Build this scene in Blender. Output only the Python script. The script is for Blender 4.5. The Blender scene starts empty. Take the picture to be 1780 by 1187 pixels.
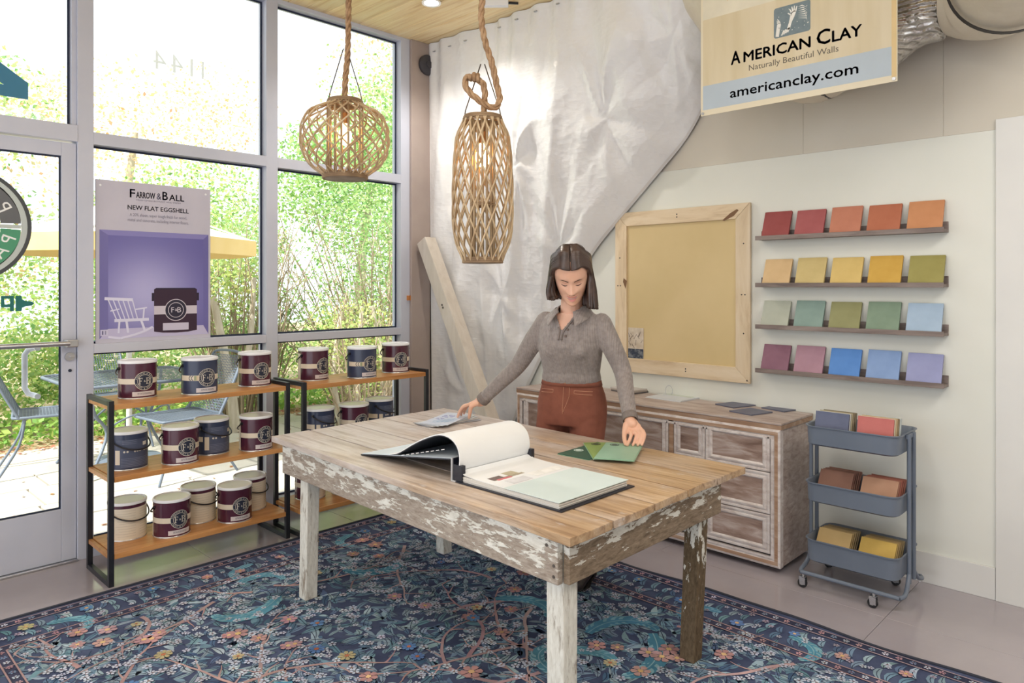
import bpy, bmesh, math, random
from math import sin, cos, pi, radians as R
from mathutils import Vector, Matrix, Euler, noise
import numpy as np

SC = bpy.context.scene
COL = SC.collection
random.seed(7)

# ---------------------------------------------------------------- camera
cam_d = bpy.data.cameras.new('camera')
cam = bpy.data.objects.new('camera', cam_d)
COL.objects.link(cam)
cam.location = (0, 0, 1.426)
cam.rotation_euler = (R(90), 0, R(43.95 - 90))
cam_d.sensor_width = 36
cam_d.lens = 1245 / 1780 * 36
cam_d.shift_y = -(593.5 - 495) / 1780
cam_d.clip_start = 0.05
SC.camera = cam

# ---------------------------------------------------------------- sky, sun, lamps, exposure
def lin(c):
    r = []
    for v in c[:3]:
        v = v / 255.0
        r.append(v / 12.92 if v <= 0.04045 else ((v + 0.055) / 1.055) ** 2.4)
    return (r[0], r[1], r[2], 1.0)

world = bpy.data.worlds.new('sky')
SC.world = world
world.use_nodes = True
bg = world.node_tree.nodes['Background']
bg.inputs[0].default_value = (0.91, 0.955, 1.0, 1)
bg.inputs[1].default_value = 1.8

sun_d = bpy.data.lights.new('sun', 'SUN')
sun_d.energy = 8
sun_d.angle = R(3)
sun_d.color = (1.0, 0.97, 0.92)
sun = bpy.data.objects.new('sun', sun_d)
COL.objects.link(sun)
sun.rotation_euler = Vector((0.62, 0.10, -0.80)).to_track_quat('-Z', 'Y').to_euler()
sun.location = (-6, 3, 9)

def area(name, loc, target, size, energy, color):
    d = bpy.data.lights.new(name, 'AREA')
    d.shape = 'RECTANGLE'; d.size = size[0]; d.size_y = size[1]
    d.energy = energy; d.color = color
    o = bpy.data.objects.new(name, d)
    COL.objects.link(o)
    o.location = loc
    o.rotation_euler = (Vector(target) - Vector(loc)).to_track_quat('-Z', 'Y').to_euler()
    return o
# unseen fill lamps, added below the ceiling to brighten the room from above
area('ceiling_fill', (0.3, 1.2, 3.15), (0.3, 1.2, 0), (1.4, 0.5), 28, (1.0, 0.97, 0.93))
area('ceiling_fill', (2.0, -0.6, 3.15), (2.4, -0.2, 0), (1.4, 0.5), 34, (1.0, 0.97, 0.93))

SC.view_settings.view_transform = 'Standard'
SC.view_settings.look = 'None'
SC.view_settings.gamma = 1
SC.view_settings.use_curve_mapping = False
SC.view_settings.exposure = 0.14
cy = SC.cycles
cy.use_denoising = True
cy.max_bounces = 7
cy.diffuse_bounces = 4
cy.glossy_bounces = 3
cy.transmission_bounces = 5
cy.transparent_max_bounces = 12
cy.sample_clamp_indirect = 6
cy.caustics_reflective = False
cy.caustics_refractive = False

# ---------------------------------------------------------------- materials
def nt(m):
    m.use_nodes = True
    return m.node_tree, m.node_tree.nodes, m.node_tree.links
def base(name, rough=.5, metal=0, spec=.5):
    m = bpy.data.materials.new(name)
    t, n, l = nt(m)
    b = n['Principled BSDF']
    b.inputs['Roughness'].default_value = rough
    b.inputs['Metallic'].default_value = metal
    b.inputs['Specular IOR Level'].default_value = spec
    return m, n, l, b
def coords(n, l, scale=(1, 1, 1), rot=(0, 0, 0), kind='Object'):
    tc = n.new('ShaderNodeTexCoord'); mp = n.new('ShaderNodeMapping')
    mp.inputs['Scale'].default_value = scale
    mp.inputs['Rotation'].default_value = rot
    l.new(tc.outputs[kind], mp.inputs['Vector'])
    return mp.outputs[0]
def noisen(n, l, vec, scale, detail=5, rough=.55, dist=0):
    x = n.new('ShaderNodeTexNoise')
    x.inputs['Scale'].default_value = scale; x.inputs['Detail'].default_value = detail
    x.inputs['Roughness'].default_value = rough; x.inputs['Distortion'].default_value = dist
    l.new(vec, x.inputs['Vector'])
    return x.outputs['Fac']
def ramp(n, l, fac, stops, const=False):
    r = n.new('ShaderNodeValToRGB')
    if const: r.color_ramp.interpolation = 'CONSTANT'
    e = r.color_ramp.elements
    while len(e) < len(stops): e.new(0.5)
    for k, (p, c) in enumerate(stops):
        e[k].position = p; e[k].color = lin(c) if max(c) > 1.001 or len(c) == 3 else c
    l.new(fac, r.inputs[0])
    return r.outputs[0]
def mixc(n, l, fac, a, b):
    x = n.new('ShaderNodeMix'); x.data_type = 'RGBA'
    if hasattr(fac, 'is_output'): l.new(fac, x.inputs[0])
    else: x.inputs[0].default_value = fac
    for s, v in ((x.inputs[6], a), (x.inputs[7], b)):
        if hasattr(v, 'is_output'): l.new(v, s)
        else: s.default_value = lin(v)
    return x.outputs[2]
def bumpn(n, l, b, h, strength=.2, dist=.01):
    x = n.new('ShaderNodeBump')
    x.inputs['Strength'].default_value = strength; x.inputs['Distance'].default_value = dist
    l.new(h, x.inputs['Height']); l.new(x.outputs[0], b.inputs['Normal'])
MATS = {}
def plain(name, c1, c2=None, rough=.5, metal=0, spec=.5, sc=(1, 1, 1), ns=6, detail=4, lo=.35, hi=.65, bump=0, bs=None, coat=0, emit=None):
    """principled with a soft two-tone noise variation and optional relief"""
    if name in MATS: return MATS[name]
    m, n, l, b = base(name, rough, metal, spec)
    if c2 is None: c2 = tuple(min(255, v * 1.05) for v in c1)
    v = coords(n, l, sc)
    f = noisen(n, l, v, ns, detail)
    l.new(ramp(n, l, f, [(lo, c1), (hi, c2)]), b.inputs['Base Color'])
    if bump:
        h = noisen(n, l, v, bs or ns * 4, 3)
        bumpn(n, l, b, h, bump, .004)
    if coat:
        b.inputs['Coat Weight'].default_value = coat; b.inputs['Coat Roughness'].default_value = .12
    if emit:
        b.inputs['Emission Color'].default_value = lin(emit[0]); b.inputs['Emission Strength'].default_value = emit[1]
    MATS[name] = m
    return m
def wood(name, c1, c2, c3, grain=(9, .6, 9), ns=3.2, rough=.5, bump=.15, knots=True, spec=.4):
    """long-grained wood; grain runs along the axis with the small scale"""
    if name in MATS: return MATS[name]
    m, n, l, b = base(name, rough, 0, spec)
    oi = n.new('ShaderNodeObjectInfo')
    tc = n.new('ShaderNodeTexCoord'); mp = n.new('ShaderNodeMapping')
    mp.inputs['Scale'].default_value = grain
    mul = n.new('ShaderNodeVectorMath'); mul.operation = 'MULTIPLY_ADD'
    cx = n.new('ShaderNodeCombineXYZ')
    for k in range(3): l.new(oi.outputs['Random'], cx.inputs[k])
    l.new(cx.outputs[0], mul.inputs[0]); mul.inputs[1].default_value = (37, 53, 29)
    l.new(tc.outputs['Object'], mul.inputs[2])
    l.new(mul.outputs[0], mp.inputs['Vector'])
    f = noisen(n, l, mp.outputs[0], ns, 8, .62, .6)
    c = ramp(n, l, f, [(.3, c1), (.5, c2), (.72, c3)])
    if knots:
        f2 = noisen(n, l, mp.outputs[0], ns * 5, 4)
        c = mixc(n, l, ramp(n, l, f2, [(.55, (0, 0, 0)), (.75, (70, 70, 70))]), c, c1)
    hv = n.new('ShaderNodeHueSaturation')
    mr = n.new('ShaderNodeMapRange'); mr.inputs[3].default_value = .9; mr.inputs[4].default_value = 1.08
    l.new(oi.outputs['Random'], mr.inputs[0]); l.new(mr.outputs[0], hv.inputs['Value'])
    l.new(c, hv.inputs['Color'])
    l.new(hv.outputs[0], b.inputs['Base Color'])
    bumpn(n, l, b, f, bump, .006)
    MATS[name] = m
    return m
def attr_mat(name, rough=.6, spec=.3, var=.25, ns=14, translucent=0, bump=0):
    """colour comes from the mesh's own printed / leaf colours, with a little wear"""
    if name in MATS: return MATS[name]
    m, n, l, b = base(name, rough, 0, spec)
    a = n.new('ShaderNodeAttribute'); a.attribute_name = 'Col'
    c = a.outputs['Color']
    if var:
        f = noisen(n, l, coords(n, l), ns, 4)
        c2 = n.new('ShaderNodeHueSaturation'); l.new(c, c2.inputs['Color'])
        mr = n.new('ShaderNodeMapRange'); mr.inputs[1].default_value = .3; mr.inputs[2].default_value = .7
        mr.inputs[3].default_value = 1 - var; mr.inputs[4].default_value = 1 + var
        l.new(f, mr.inputs[0]); l.new(mr.outputs[0], c2.inputs['Value'])
        c = c2.outputs[0]
    l.new(c, b.inputs['Base Color'])
    if translucent:
        tr = n.new('ShaderNodeBsdfTranslucent'); l.new(c, tr.inputs[0])
        mx = n.new('ShaderNodeMixShader'); mx.inputs[0].default_value = translucent
        l.new(b.outputs[0], mx.inputs[1]); l.new(tr.outputs[0], mx.inputs[2])
        l.new(mx.outputs[0], n['Material Output'].inputs[0])
    MATS[name] = m
    return m

# ---------------------------------------------------------------- mesh building
MW = {}
def mwof(o): return MW.get(o.name, Matrix.Identity(4)) if o else Matrix.Identity(4)
def frame_axes(t):
    t = t.normalized()
    a = Vector((0, 0, 1)) if abs(t.z) < .9 else Vector((1, 0, 0))
    u = t.cross(a).normalized()
    return u, t.cross(u).normalized()
class MB:
    def __init__(s): s.v = []; s.f = []; s.c = []; s.col = None
    def add(s, vs, fs):
        o = len(s.v)
        s.v += [tuple(p) for p in vs]
        s.f += [tuple(i + o for i in f) for f in fs]
        s.c += [s.col or (1, 1, 1, 1)] * len(vs)
        return s
    def box(s, x0, y0, z0, x1, y1, z1):
        return s.add([(x0, y0, z0), (x1, y0, z0), (x1, y1, z0), (x0, y1, z0), (x0, y0, z1), (x1, y0, z1), (x1, y1, z1), (x0, y1, z1)],
                     [(3, 2, 1, 0), (4, 5, 6, 7), (0, 1, 5, 4), (1, 2, 6, 5), (2, 3, 7, 6), (3, 0, 4, 7)])
    def obox(s, c, ux, uy, uz):
        c, ux, uy, uz = map(Vector, (c, ux, uy, uz))
        vs = [c + a * ux + b * uy + d * uz for d in (-1, 1) for a, b in ((-1, -1), (1, -1), (1, 1), (-1, 1))]
        fs = [(3, 2, 1, 0), (4, 5, 6, 7), (0, 1, 5, 4), (1, 2, 6, 5), (2, 3, 7, 6), (3, 0, 4, 7)]
        if ux.cross(uy).dot(uz) < 0: fs = [f[::-1] for f in fs]
        return s.add(vs, fs)
    def beam(s, p0, p1, w, h, up=(0, 0, 1)):
        p0, p1 = Vector(p0), Vector(p1); d = p1 - p0; t = d.normalized()
        sd = t.cross(Vector(up)).normalized(); u = sd.cross(t).normalized()
        return s.obox((p0 + p1) / 2, d / 2, sd * w / 2, u * h / 2)
    def tube(s, path, r, n=8, closed=False, cap=True, flat=1.0):
        P = [Vector(p) for p in path]; m = len(P)
        rs = r if hasattr(r, '__len__') else [r] * m
        vs = []; u = None
        for i in range(m):
            if closed: t = P[(i + 1) % m] - P[i - 1]
            else: t = P[min(i + 1, m - 1)] - P[max(i - 1, 0)]
            if t.length < 1e-9: t = Vector((0, 0, 1))
            t.normalize()
            if u is None: u, w = frame_axes(t)
            else:
                u = u - t * u.dot(t)
                u = u.normalized() if u.length > 1e-6 else frame_axes(t)[0]
                w = t.cross(u)
            for k in range(n):
                a = 2 * pi * k / n
                vs.append(P[i] + (u * cos(a) + w * sin(a) * flat) * rs[i])
        fs = []
        for i in range(m if closed else m - 1):
            j = (i + 1) % m
            for k in range(n):
                k2 = (k + 1) % n
                fs.append((i * n + k, i * n + k2, j * n + k2, j * n + k))
        if cap and not closed:
            fs.append(tuple(range(n - 1, -1, -1))); fs.append(tuple((m - 1) * n + k for k in range(n)))
        return s.add(vs, fs)
    def cyl(s, p0, p1, r0, r1=None, n=20): return s.tube([p0, p1], [r0, r0 if r1 is None else r1], n)
    def lathe(s, prof, n=32, c=(0, 0, 0), capb=True, capt=True):
        vs = [(c[0] + r * cos(2 * pi * k / n), c[1] + r * sin(2 * pi * k / n), c[2] + z) for r, z in prof for k in range(n)]
        fs = [(i * n + k, i * n + (k + 1) % n, (i + 1) * n + (k + 1) % n, (i + 1) * n + k) for i in range(len(prof) - 1) for k in range(n)]
        if capb: fs.append(tuple(range(n - 1, -1, -1)))
        if capt: fs.append(tuple((len(prof) - 1) * n + k for k in range(n)))
        return s.add(vs, fs)
    def prism(s, poly, o, u, v, w):
        """polygon in the (u, v) plane at o, extruded by vector w"""
        o, u, v, w = map(Vector, (o, u, v, w)); n = len(poly)
        b = [o + u * p[0] + v * p[1] for p in poly]
        vs = b + [p + w for p in b]
        area2 = sum(poly[i][0] * poly[(i + 1) % n][1] - poly[(i + 1) % n][0] * poly[i][1] for i in range(n))
        fs = [tuple(range(n - 1, -1, -1)), tuple(range(n, 2 * n))] + [(i, (i + 1) % n, n + (i + 1) % n, n + i) for i in range(n)]
        if area2 * u.cross(v).dot(w) < 0: fs = [f[::-1] for f in fs]
        return s.add(vs, fs)
    def flat(s, poly, o, u, v):
        o, u, v = map(Vector, (o, u, v))
        return s.add([o + u * p[0] + v * p[1] for p in poly], [tuple(range(len(poly)))])
    def grid(s, fn, nu, nv, closed_u=False):
        vs = [fn(i / (nu if closed_u else nu - 1), j / (nv - 1)) for j in range(nv) for i in range(nu)]
        fs = []
        for j in range(nv - 1):
            for i in range(nu if closed_u else nu - 1):
                i2 = (i + 1) % nu
                fs.append((j * nu + i, j * nu + i2, (j + 1) * nu + i2, (j + 1) * nu + i))
        return s.add(vs, fs)
    def build(s, name, mat, parent=None, smooth=None, local=False, bevel=0, kind=None, label=None, segs=2):
        me = bpy.data.meshes.new(name)
        vs = s.v
        if parent is not None and not local:
            iv = mwof(parent).inverted()
            vs = [tuple(iv @ Vector(p)) for p in vs]
        me.from_pydata(vs, [], s.f)
        if any(c != (1, 1, 1, 1) for c in s.c[:1]) or s.col:
            ca = me.color_attributes.new('Col', 'FLOAT_COLOR', 'POINT')
            ca.data.foreach_set('color', [x for c in s.c for x in c])
        if mat: me.materials.append(mat)
        me.update()
        if smooth:
            me.polygons.foreach_set('use_smooth', [True] * len(me.polygons))
            if smooth is not True: me.set_sharp_from_angle(angle=R(smooth))
        o = bpy.data.objects.new(name, me)
        COL.objects.link(o)
        if parent: o.parent = parent; MW[o.name] = mwof(parent)
        if bevel:
            b = o.modifiers.new('bevel', 'BEVEL'); b.width = bevel; b.segments = segs; b.limit_method = 'ANGLE'; b.angle_limit = R(40)
        if kind: o['kind'] = kind
        if label: o['label'] = label
        return o
def thing(name, label, cat, loc=(0, 0, 0), rz=0, group=None, rot=None):
    o = bpy.data.objects.new(name, None); COL.objects.link(o)
    o.empty_display_size = .05
    o.location = loc
    e = Euler(rot) if rot else Euler((0, 0, rz))
    o.rotation_euler = e
    MW[o.name] = Matrix.Translation(loc) @ e.to_matrix().to_4x4()
    o['label'] = label; o['category'] = cat
    if group: o['group'] = group
    return o
def tag(o, label, cat, group=None):
    o['label'] = label; o['category'] = cat
    if group: o['group'] = group
    return o
def struct(name, loc=(0, 0, 0)):
    o = bpy.data.objects.new(name, None); COL.objects.link(o); o.location = loc
    o.empty_display_size = .05
    MW[o.name] = Matrix.Translation(loc); o['kind'] = 'structure'
    return o
def dup(root, loc, rz, label, group=None):
    r = root.copy(); COL.objects.link(r); r.location = loc; r.rotation_euler = (0, 0, rz); r['label'] = label
    if group: r['group'] = group
    for ch in list(root.children):
        c = ch.copy(); COL.objects.link(c); c.parent = r
        for g in list(ch.children):
            d = g.copy(); COL.objects.link(d); d.parent = c
    return r

# ---------------------------------------------------------------- lettering (outlines from the built-in font)
TEXTS = {}
def make_texts(strings):
    obs = []
    for st in strings:
        cu = bpy.data.curves.new('lettering', 'FONT'); cu.body = st; cu.size = 1; cu.resolution_u = 2; cu.fill_mode = 'FRONT'
        o = bpy.data.objects.new('lettering', cu); COL.objects.link(o); obs.append((st, o, cu))
    dg = bpy.context.evaluated_depsgraph_get(); dg.update()
    for st, o, cu in obs:
        me = bpy.data.meshes.new_from_object(o.evaluated_get(dg))
        vs = [(v.co.x, v.co.y) for v in me.vertices]; fs = [tuple(p.vertices) for p in me.polygons]
        xs = [p[0] for p in vs] or [0]; ys = [p[1] for p in vs] or [0]
        TEXTS[st] = (vs, fs, min(xs), max(xs), min(ys), max(ys))
        bpy.data.meshes.remove(me)
        bpy.data.objects.remove(o); bpy.data.curves.remove(cu)
def text2d(st, width=None, height=None, cx=0, cy=0, mirror=False, bold=0):
    """lettering scaled to a width or cap height, centred on cx with its baseline at cy"""
    vs, fs, x0, x1, y0, y1 = TEXTS[st]
    sx = width / (x1 - x0) if width else height / .7
    sy = height / .7 if height else sx
    out = [((p[0] - (x0 + x1) / 2) * sx * (-1 if mirror else 1) + cx, p[1] * sy + cy) for p in vs]
    o2, f2 = list(out), [f[::-1] for f in fs] if mirror else list(fs)
    if bold:
        for dx, dy in ((bold, 0), (-bold, 0), (0, bold), (0, -bold)):
            k = len(o2); o2 += [(p[0] + dx, p[1] + dy) for p in out]; f2 += [tuple(i + k for i in f) for f in (f2[:len(fs)])]
    return o2, f2
make_texts(['FARROW & BALL', 'F', 'B', '&', 'NEW FLAT EGGSHELL', 'A 20% sheen, super tough finish for wood,', 'metal and concrete, including interior floors.',
            'CRAFTSMEN IN PAINT AND PAPER', 'AMERICAN CLAY', 'A', 'MERICAN', 'C', 'LAY', 'Naturally Beautiful Walls', 'americanclay.com', 'ARROW', 'ALL', '1', '4', 'P', 'L', 'I', 'R', 'O', 'W', 'N', 'T', 'E', 'ESTATE EGGSHELL', 'V'])

# ================================================================ the room
YW, XR, ZC = 4.186, 3.855, 3.225
M_FRAME = plain('white_painted_metal', (196, 201, 217), (203, 207, 222), rough=.38, ns=3)
M_GASKET = plain('dark_gasket', (34, 44, 66), rough=.6)
M_WALLLO = plain('pale_wall_paint', (224, 226, 218), (230, 231, 224), rough=.65, ns=1.2, bump=.03, bs=60)
M_WALLHI = plain('beige_wall_paint', (208, 202, 189), (217, 211, 199), rough=.65, ns=1.0, bump=.03, bs=60)
M_TRIM = plain('white_trim_paint', (220, 220, 218), (226, 226, 223), rough=.45, ns=2)
M_POST = plain('taupe_post_paint', (166, 152, 146), (176, 162, 155), rough=.5, ns=3)
M_FLOOR = plain('floor_paint', (164, 157, 164), (176, 169, 175), rough=.15, ns=1.6, detail=6, bump=.03, bs=30, coat=.25)
M_PINE = wood('ceiling_pine', (226, 192, 138), (246, 222, 172), (252, 236, 198), grain=(14, .7, 14), ns=2.2, rough=.45, bump=.08)

def glass_mat():
    m = bpy.data.materials.new('window_glass')
    t, n, l = nt(m)
    n.remove(n['Principled BSDF'])
    tr = n.new('ShaderNodeBsdfTransparent'); tr.inputs[0].default_value = (.97, .985, .98, 1)
    gl = n.new('ShaderNodeBsdfGlossy'); gl.inputs['Roughness'].default_value = .02
    fr = n.new('ShaderNodeFresnel'); fr.inputs[0].default_value = 1.25
    mx = n.new('ShaderNodeMixShader')
    l.new(fr.outputs[0], mx.inputs[0]); l.new(tr.outputs[0], mx.inputs[1]); l.new(gl.outputs[0], mx.inputs[2])
    l.new(mx.outputs[0], n['Material Output'].inputs[0])
    return m
M_GLASS = glass_mat()

# floor: wide painted boards with tight joints
fl = struct('floor')
MB().box(-3.2, -3.2, -.06, XR, YW + .1, -.012).build('subfloor', plain('subfloor_grey', (120, 114, 112)), fl)
xs = [-3.2, -2.0, -.8, .4, 1.6, 2.45, 3.32, XR]
for i in range(len(xs) - 1):
    cuts = [-3.2] + sorted([-2.0 + (i % 2) * .7, .62 - (i % 3) * .55 if i < 5 else .98, 2.1 + (i % 2) * .6]) + [YW + .1]
    for j in range(len(cuts) - 1):
        MB().box(xs[i] + .001, cuts[j] + .001, -.012, xs[i + 1] - .001, cuts[j + 1] - .001, 0).build('floor_board', M_FLOOR, fl, bevel=.0012, segs=1)

# ceiling: tongue-and-groove boards running towards the window wall
ce = struct('ceiling')
MB().box(-3.2, -3.2, ZC + .015, XR + .1, YW + .11, ZC + .12).build('ceiling_deck', M_TRIM, ce)
x = -3.2 + .02; k = 0
while x < XR:
    x2 = min(x + .1334, XR)
    MB().prism([(x + .0015, ZC + .004), (x + .006, ZC), (x2 - .006, ZC), (x2 - .0015, ZC + .004), (x2 - .0015, ZC + .015), (x + .0015, ZC + .015)],
               (0, -3.2, 0), (1, 0, 0), (0, 0, 1), (0, YW + 3.25, 0)).build('plank', M_PINE, ce)
    x = x2 + .0001; k += 1

# right wall: painted panels, paler below
wr = struct('wall_right', (XR, 0, 0))
MB().box(XR + .012, -3.2, 0, XR + .1, YW + .2, ZC).build('wall_core', M_WALLLO, wr)
MB().box(XR, -3.2, 0, XR + .012, YW + .2, 2.128).build('panel', M_WALLLO, wr)
ys = [-3.2, -.3, .882, 1.544, YW + .2]
for a, b_ in zip(ys, ys[1:]):
    MB().box(XR, a + .0004, 2.1285, XR + .012, b_ - .0004, ZC).build('panel', M_WALLHI, wr, bevel=.0008, segs=1)
wb_ = MB().box(-3.2, -3.3, 0, XR + .1, -3.2, ZC).build('wall_back', M_WALLHI); wb_['kind'] = 'structure'
tr1 = MB().box(XR - .016, -.6, 0, XR, .672, 2.173).build('trim_1', M_TRIM, bevel=.002); tr1['kind'] = 'structure'
bb = MB().box(XR - .012, .674, 0, XR, YW - .01, .146).build('baseboard_right', M_TRIM, bevel=.002); bb['kind'] = 'structure'

# ------------------------------------------------ window wall
Y0, Y1, YG = YW, YW + .105, YW + .062      # frame face, frame back, glass line
def bar(nm, x0, z0, x1, z1, par, y0=Y0, y1=Y1, m=None): return MB().box(x0, y0, z0, x1, y1, z1).build(nm, m or M_FRAME, par, bevel=.002)
def pane(x0, z0, x1, z1, par):
    MB().box(x0 + .001, YG, z0 + .001, x1 - .001, YG + .006, z1 - .001).build('pane', M_GLASS, par)
    g = MB(); w = .011
    for a, b_, c, d in ((x0, z0, x0 + w, z1), (x1 - w, z0, x1, z1), (x0 + w, z1 - w, x1 - w, z1), (x0 + w, z0, x1 - w, z0 + w)):
        g.box(a, YG - .007, b_, c, YG - .001, d)
    g.build('gasket', M_GASKET, par)
def bay(name, x0, x1, mull_right):
    w = struct(name, ((x0 + x1) / 2, YW, 0))
    bar('head', x0, 3.197, x1, ZC, w); bar('sill', x0, 0, x1, .085, w)
    bar('rail', x0, 2.163, x1, 2.226, w); bar('rail', x0, 1.066, x1, 1.115, w)
    for a, b_ in ((.085, 1.066), (1.115, 2.163), (2.226, 3.197)): pane(x0, a, x1, b_, w)
    for q in mull_right: bar('mullion', q[0], 0, q[1], ZC, w)
    return w
w1 = bay('window_1', 1.182, 2.144, [(1.107, 1.182), (2.144, 2.221)])
w2 = bay('window_2', 2.221, 3.182, [(3.182, 3.262)])
w4 = bay('window_4', -1.15, .07, [(.07, .15), (-1.23, -1.15)])
w3 = struct('window_3', (.63, YW, 2.2))
bar('head', .15, 3.197, 1.107, ZC, w3); bar('rail', .15, 2.165, 1.107, 2.25, w3, Y0 - .004)
pane(.15, 2.25, 1.085, 3.197, w3)
bar('jamb', 1.085, 2.25, 1.107, 3.197, w3, Y0 + .02)

# the post beside the windows
po = struct('wall_corner', (3.35, YW, 0))
MB().box(3.263, YW - .02, 0, 3.44, YW + .12, ZC).build('post', M_POST, po, bevel=.003)
MB().box(3.44, YW + .05, 0, XR + .1, YW + .12, ZC).build('panel', M_POST, po)

# door
dr = struct('door_1', (.63, YW, 0))
D0, D1 = YW + .012, YW + .06
for a, b_, c, d in ((.152, .012, .225, 2.155), (1.037, .012, 1.104, 2.155)): bar('stile', a, b_, c, d, dr, D0, D1)
bar('rail', .225, 2.086, 1.037, 2.155, dr, D0, D1); bar('rail', .225, .012, 1.037, .279, dr, D0, D1)
MB().box(.226, D0 + .022, .28, 1.036, D0 + .028, 2.085).build('pane', M_GLASS, dr)
g = MB()
for a, b_, c, d in ((.225, .279, .233, 2.086), (1.029, .279, 1.037, 2.086), (.233, 2.078, 1.029, 2.086), (.233, .279, 1.029, .287)): g.box(a, D0 + .013, b_, c, D0 + .021, d)
g.build('gasket', M_GASKET, dr)
M_ALU = plain('brushed_aluminium', (190, 192, 198), rough=.3, metal=.9)
pb = MB().tube([(.17, D0 - .055, 1.128), (1.06, D0 - .055, 1.128)], .013, 12).build('push_bar', M_ALU, dr, smooth=40)
MB().box(1.045, D0 - .058, 1.108, 1.10, D0, 1.146).build('bar_bracket', M_ALU, dr, bevel=.004)
ph = MB().tube([(.945, D1 + .002, .86), (.945, D1 + .05, .86), (.92, D1 + .075, .87), (.905, D1 + .08, .90), (.905, D1 + .08, 1.07), (.92, D1 + .075, 1.095), (.945, D1 + .05, 1.105), (.945, D1 + .002, 1.105)], .014, 10).build('pull_handle', plain('white_pull', (222, 228, 240), rough=.3), dr, smooth=50)
lk = MB().cyl((1.072, D0 - .012, 1.057), (1.072, D0, 1.057), .021).build('lock', M_ALU, dr, smooth=40)
MB().box(1.068, D0 - .030, 1.053, 1.09, D0 - .012, 1.061).build('thumb_turn', M_ALU, lk, bevel=.001)
MB().cyl((1.075, D0 - .004, .985), (1.075, D0, .985), .008).build('keyhole', M_GASKET, dr, smooth=40)
MB().box(.15, YW - .01, 0, 1.107, YW + .11, .011).build('threshold', M_ALU, dr, bevel=.002)

# ---- vinyl lettering on the glass, seen from behind (mirrored)
def vinyl(name, col, a=.82):
    m = bpy.data.materials.new(name); t, n, l = nt(m); b = n['Principled BSDF']
    b.inputs['Base Color'].default_value = lin(col); b.inputs['Roughness'].default_value = .5
    tr = n.new('ShaderNodeBsdfTranslucent'); tr.inputs[0].default_value = lin(col)
    mx = n.new('ShaderNodeMixShader'); mx.inputs[0].default_value = .7
    l.new(b.outputs[0], mx.inputs[1]); l.new(tr.outputs[0], mx.inputs[2])
    l.new(mx.outputs[0], n['Material Output'].inputs[0]); return m
V_GREY = vinyl('vinyl_grey', (158, 158, 162)); V_GREEN = vinyl('vinyl_green', (138, 198, 172)); V_WHITE = vinyl('vinyl_white', (226, 228, 228))
V_TEAL = vinyl('vinyl_teal', (92, 164, 162)); V_PALE = vinyl('vinyl_pale', (250, 252, 255)); V_RIM = vinyl('vinyl_rim', (130, 132, 136))
def decal(par, nm, polys, m, y):
    b = MB()
    for p in polys: b.prism(p, (0, y, 0), (1, 0, 0), (0, 0, 1), (0, -.0006, 0))
    return b.build(nm, m, par)
def arc(cx, cz, r0, r1, a0, a1, n=40):
    o = [(cx + r1 * cos(a0 + (a1 - a0) * k / n), cz + r1 * sin(a0 + (a1 - a0) * k / n)) for k in range(n + 1)]
    i = [(cx + r0 * cos(a0 + (a1 - a0) * k / n), cz + r0 * sin(a0 + (a1 - a0) * k / n)) for k in range(n + 1)]
    return [[o[k], o[k + 1], i[k + 1], i[k]] for k in range(n)]
YD = D0 + .0215
lg = thing('door_emblem', 'round grey, green and white shop emblem stuck on the door glass, seen from behind', 'emblem', (.633, YD, 1.713))
decal(lg, 'rim', arc(.633, 1.713, .262, .280, -pi, pi, 64), V_RIM, YD)
decal(lg, 'white_ring', arc(.633, 1.713, .236, .262, -pi, pi, 64), V_WHITE, YD)
decal(lg, 'white_centre', arc(.633, 1.713, .0, .148, -pi, pi, 40), V_WHITE, YD)
decal(lg, 'grey_half', arc(.633, 1.722, .15, .2345, .03, pi - .03, 40), V_GREY, YD)
decal(lg, 'green_half', arc(.633, 1.706, .15, .2345, pi + .03, 2 * pi - .03, 40), V_GREEN, YD)
decal(lg, 'white_bar', [[(.633 - .235, 1.703), (.633 + .235, 1.703), (.633 + .235, 1.722), (.633 - .235, 1.722)]], V_WHITE, YD - .0012)
def arc_text(par, chars, cx, cz, r, a0, da, h, top, y):
    for k, ch in enumerate(chars):
        a = a0 + da * k
        vs, fs = text2d(ch, height=h, mirror=True)
        up = 1 if top else -1
        o = Vector((cx + r * cos(a), y, cz + r * sin(a)))
        ru = Vector((cos(a), 0, sin(a))) * up; tu = Vector((sin(a), 0, -cos(a))) * up
        # mirrored: local x already flipped
        MB().add([o + tu * p[0] + ru * p[1] for p in vs], fs).build('letter', plain('vinyl_letter', (238, 240, 240), rough=.5), par)
arc_text(lg, 'PL', .633, 1.713, .160, R(30), R(24), .060, True, YD - .001)
arc_text(lg, 'PAI', .633, 1.713, .222, R(-20), R(-20), .060, False, YD - .001)
br = thing('door_brush_mark', 'small teal paintbrush mark with a reversed P on the door glass', 'emblem', (.85, YD, 1.335))
decal(br, 'brush', [[(.845, 1.296), (.87, 1.296), (.872, 1.312), (.885, 1.318), (.912, 1.322), (.924, 1.333), (.912, 1.343), (.885, 1.346), (.872, 1.354), (.87, 1.372), (.845, 1.372)]], V_TEAL, YD)
decal(br, 'letter', [[(.838, 1.296), (.822, 1.296), (.822, 1.372), (.838, 1.372)], [(.822, 1.372), (.785, 1.372), (.785, 1.358), (.822, 1.358)], [(.799, 1.358), (.785, 1.358), (.785, 1.33), (.799, 1.33)], [(.822, 1.33), (.785, 1.33), (.785, 1.316), (.822, 1.316)]], V_TEAL, YD)
tg = thing('glass_sign', 'teal triangular sign fixed to the glass above the door', 'sign', (.6, YG, 2.5))
V_BLUE = vinyl('vinyl_blue', (120, 172, 196))
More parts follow.
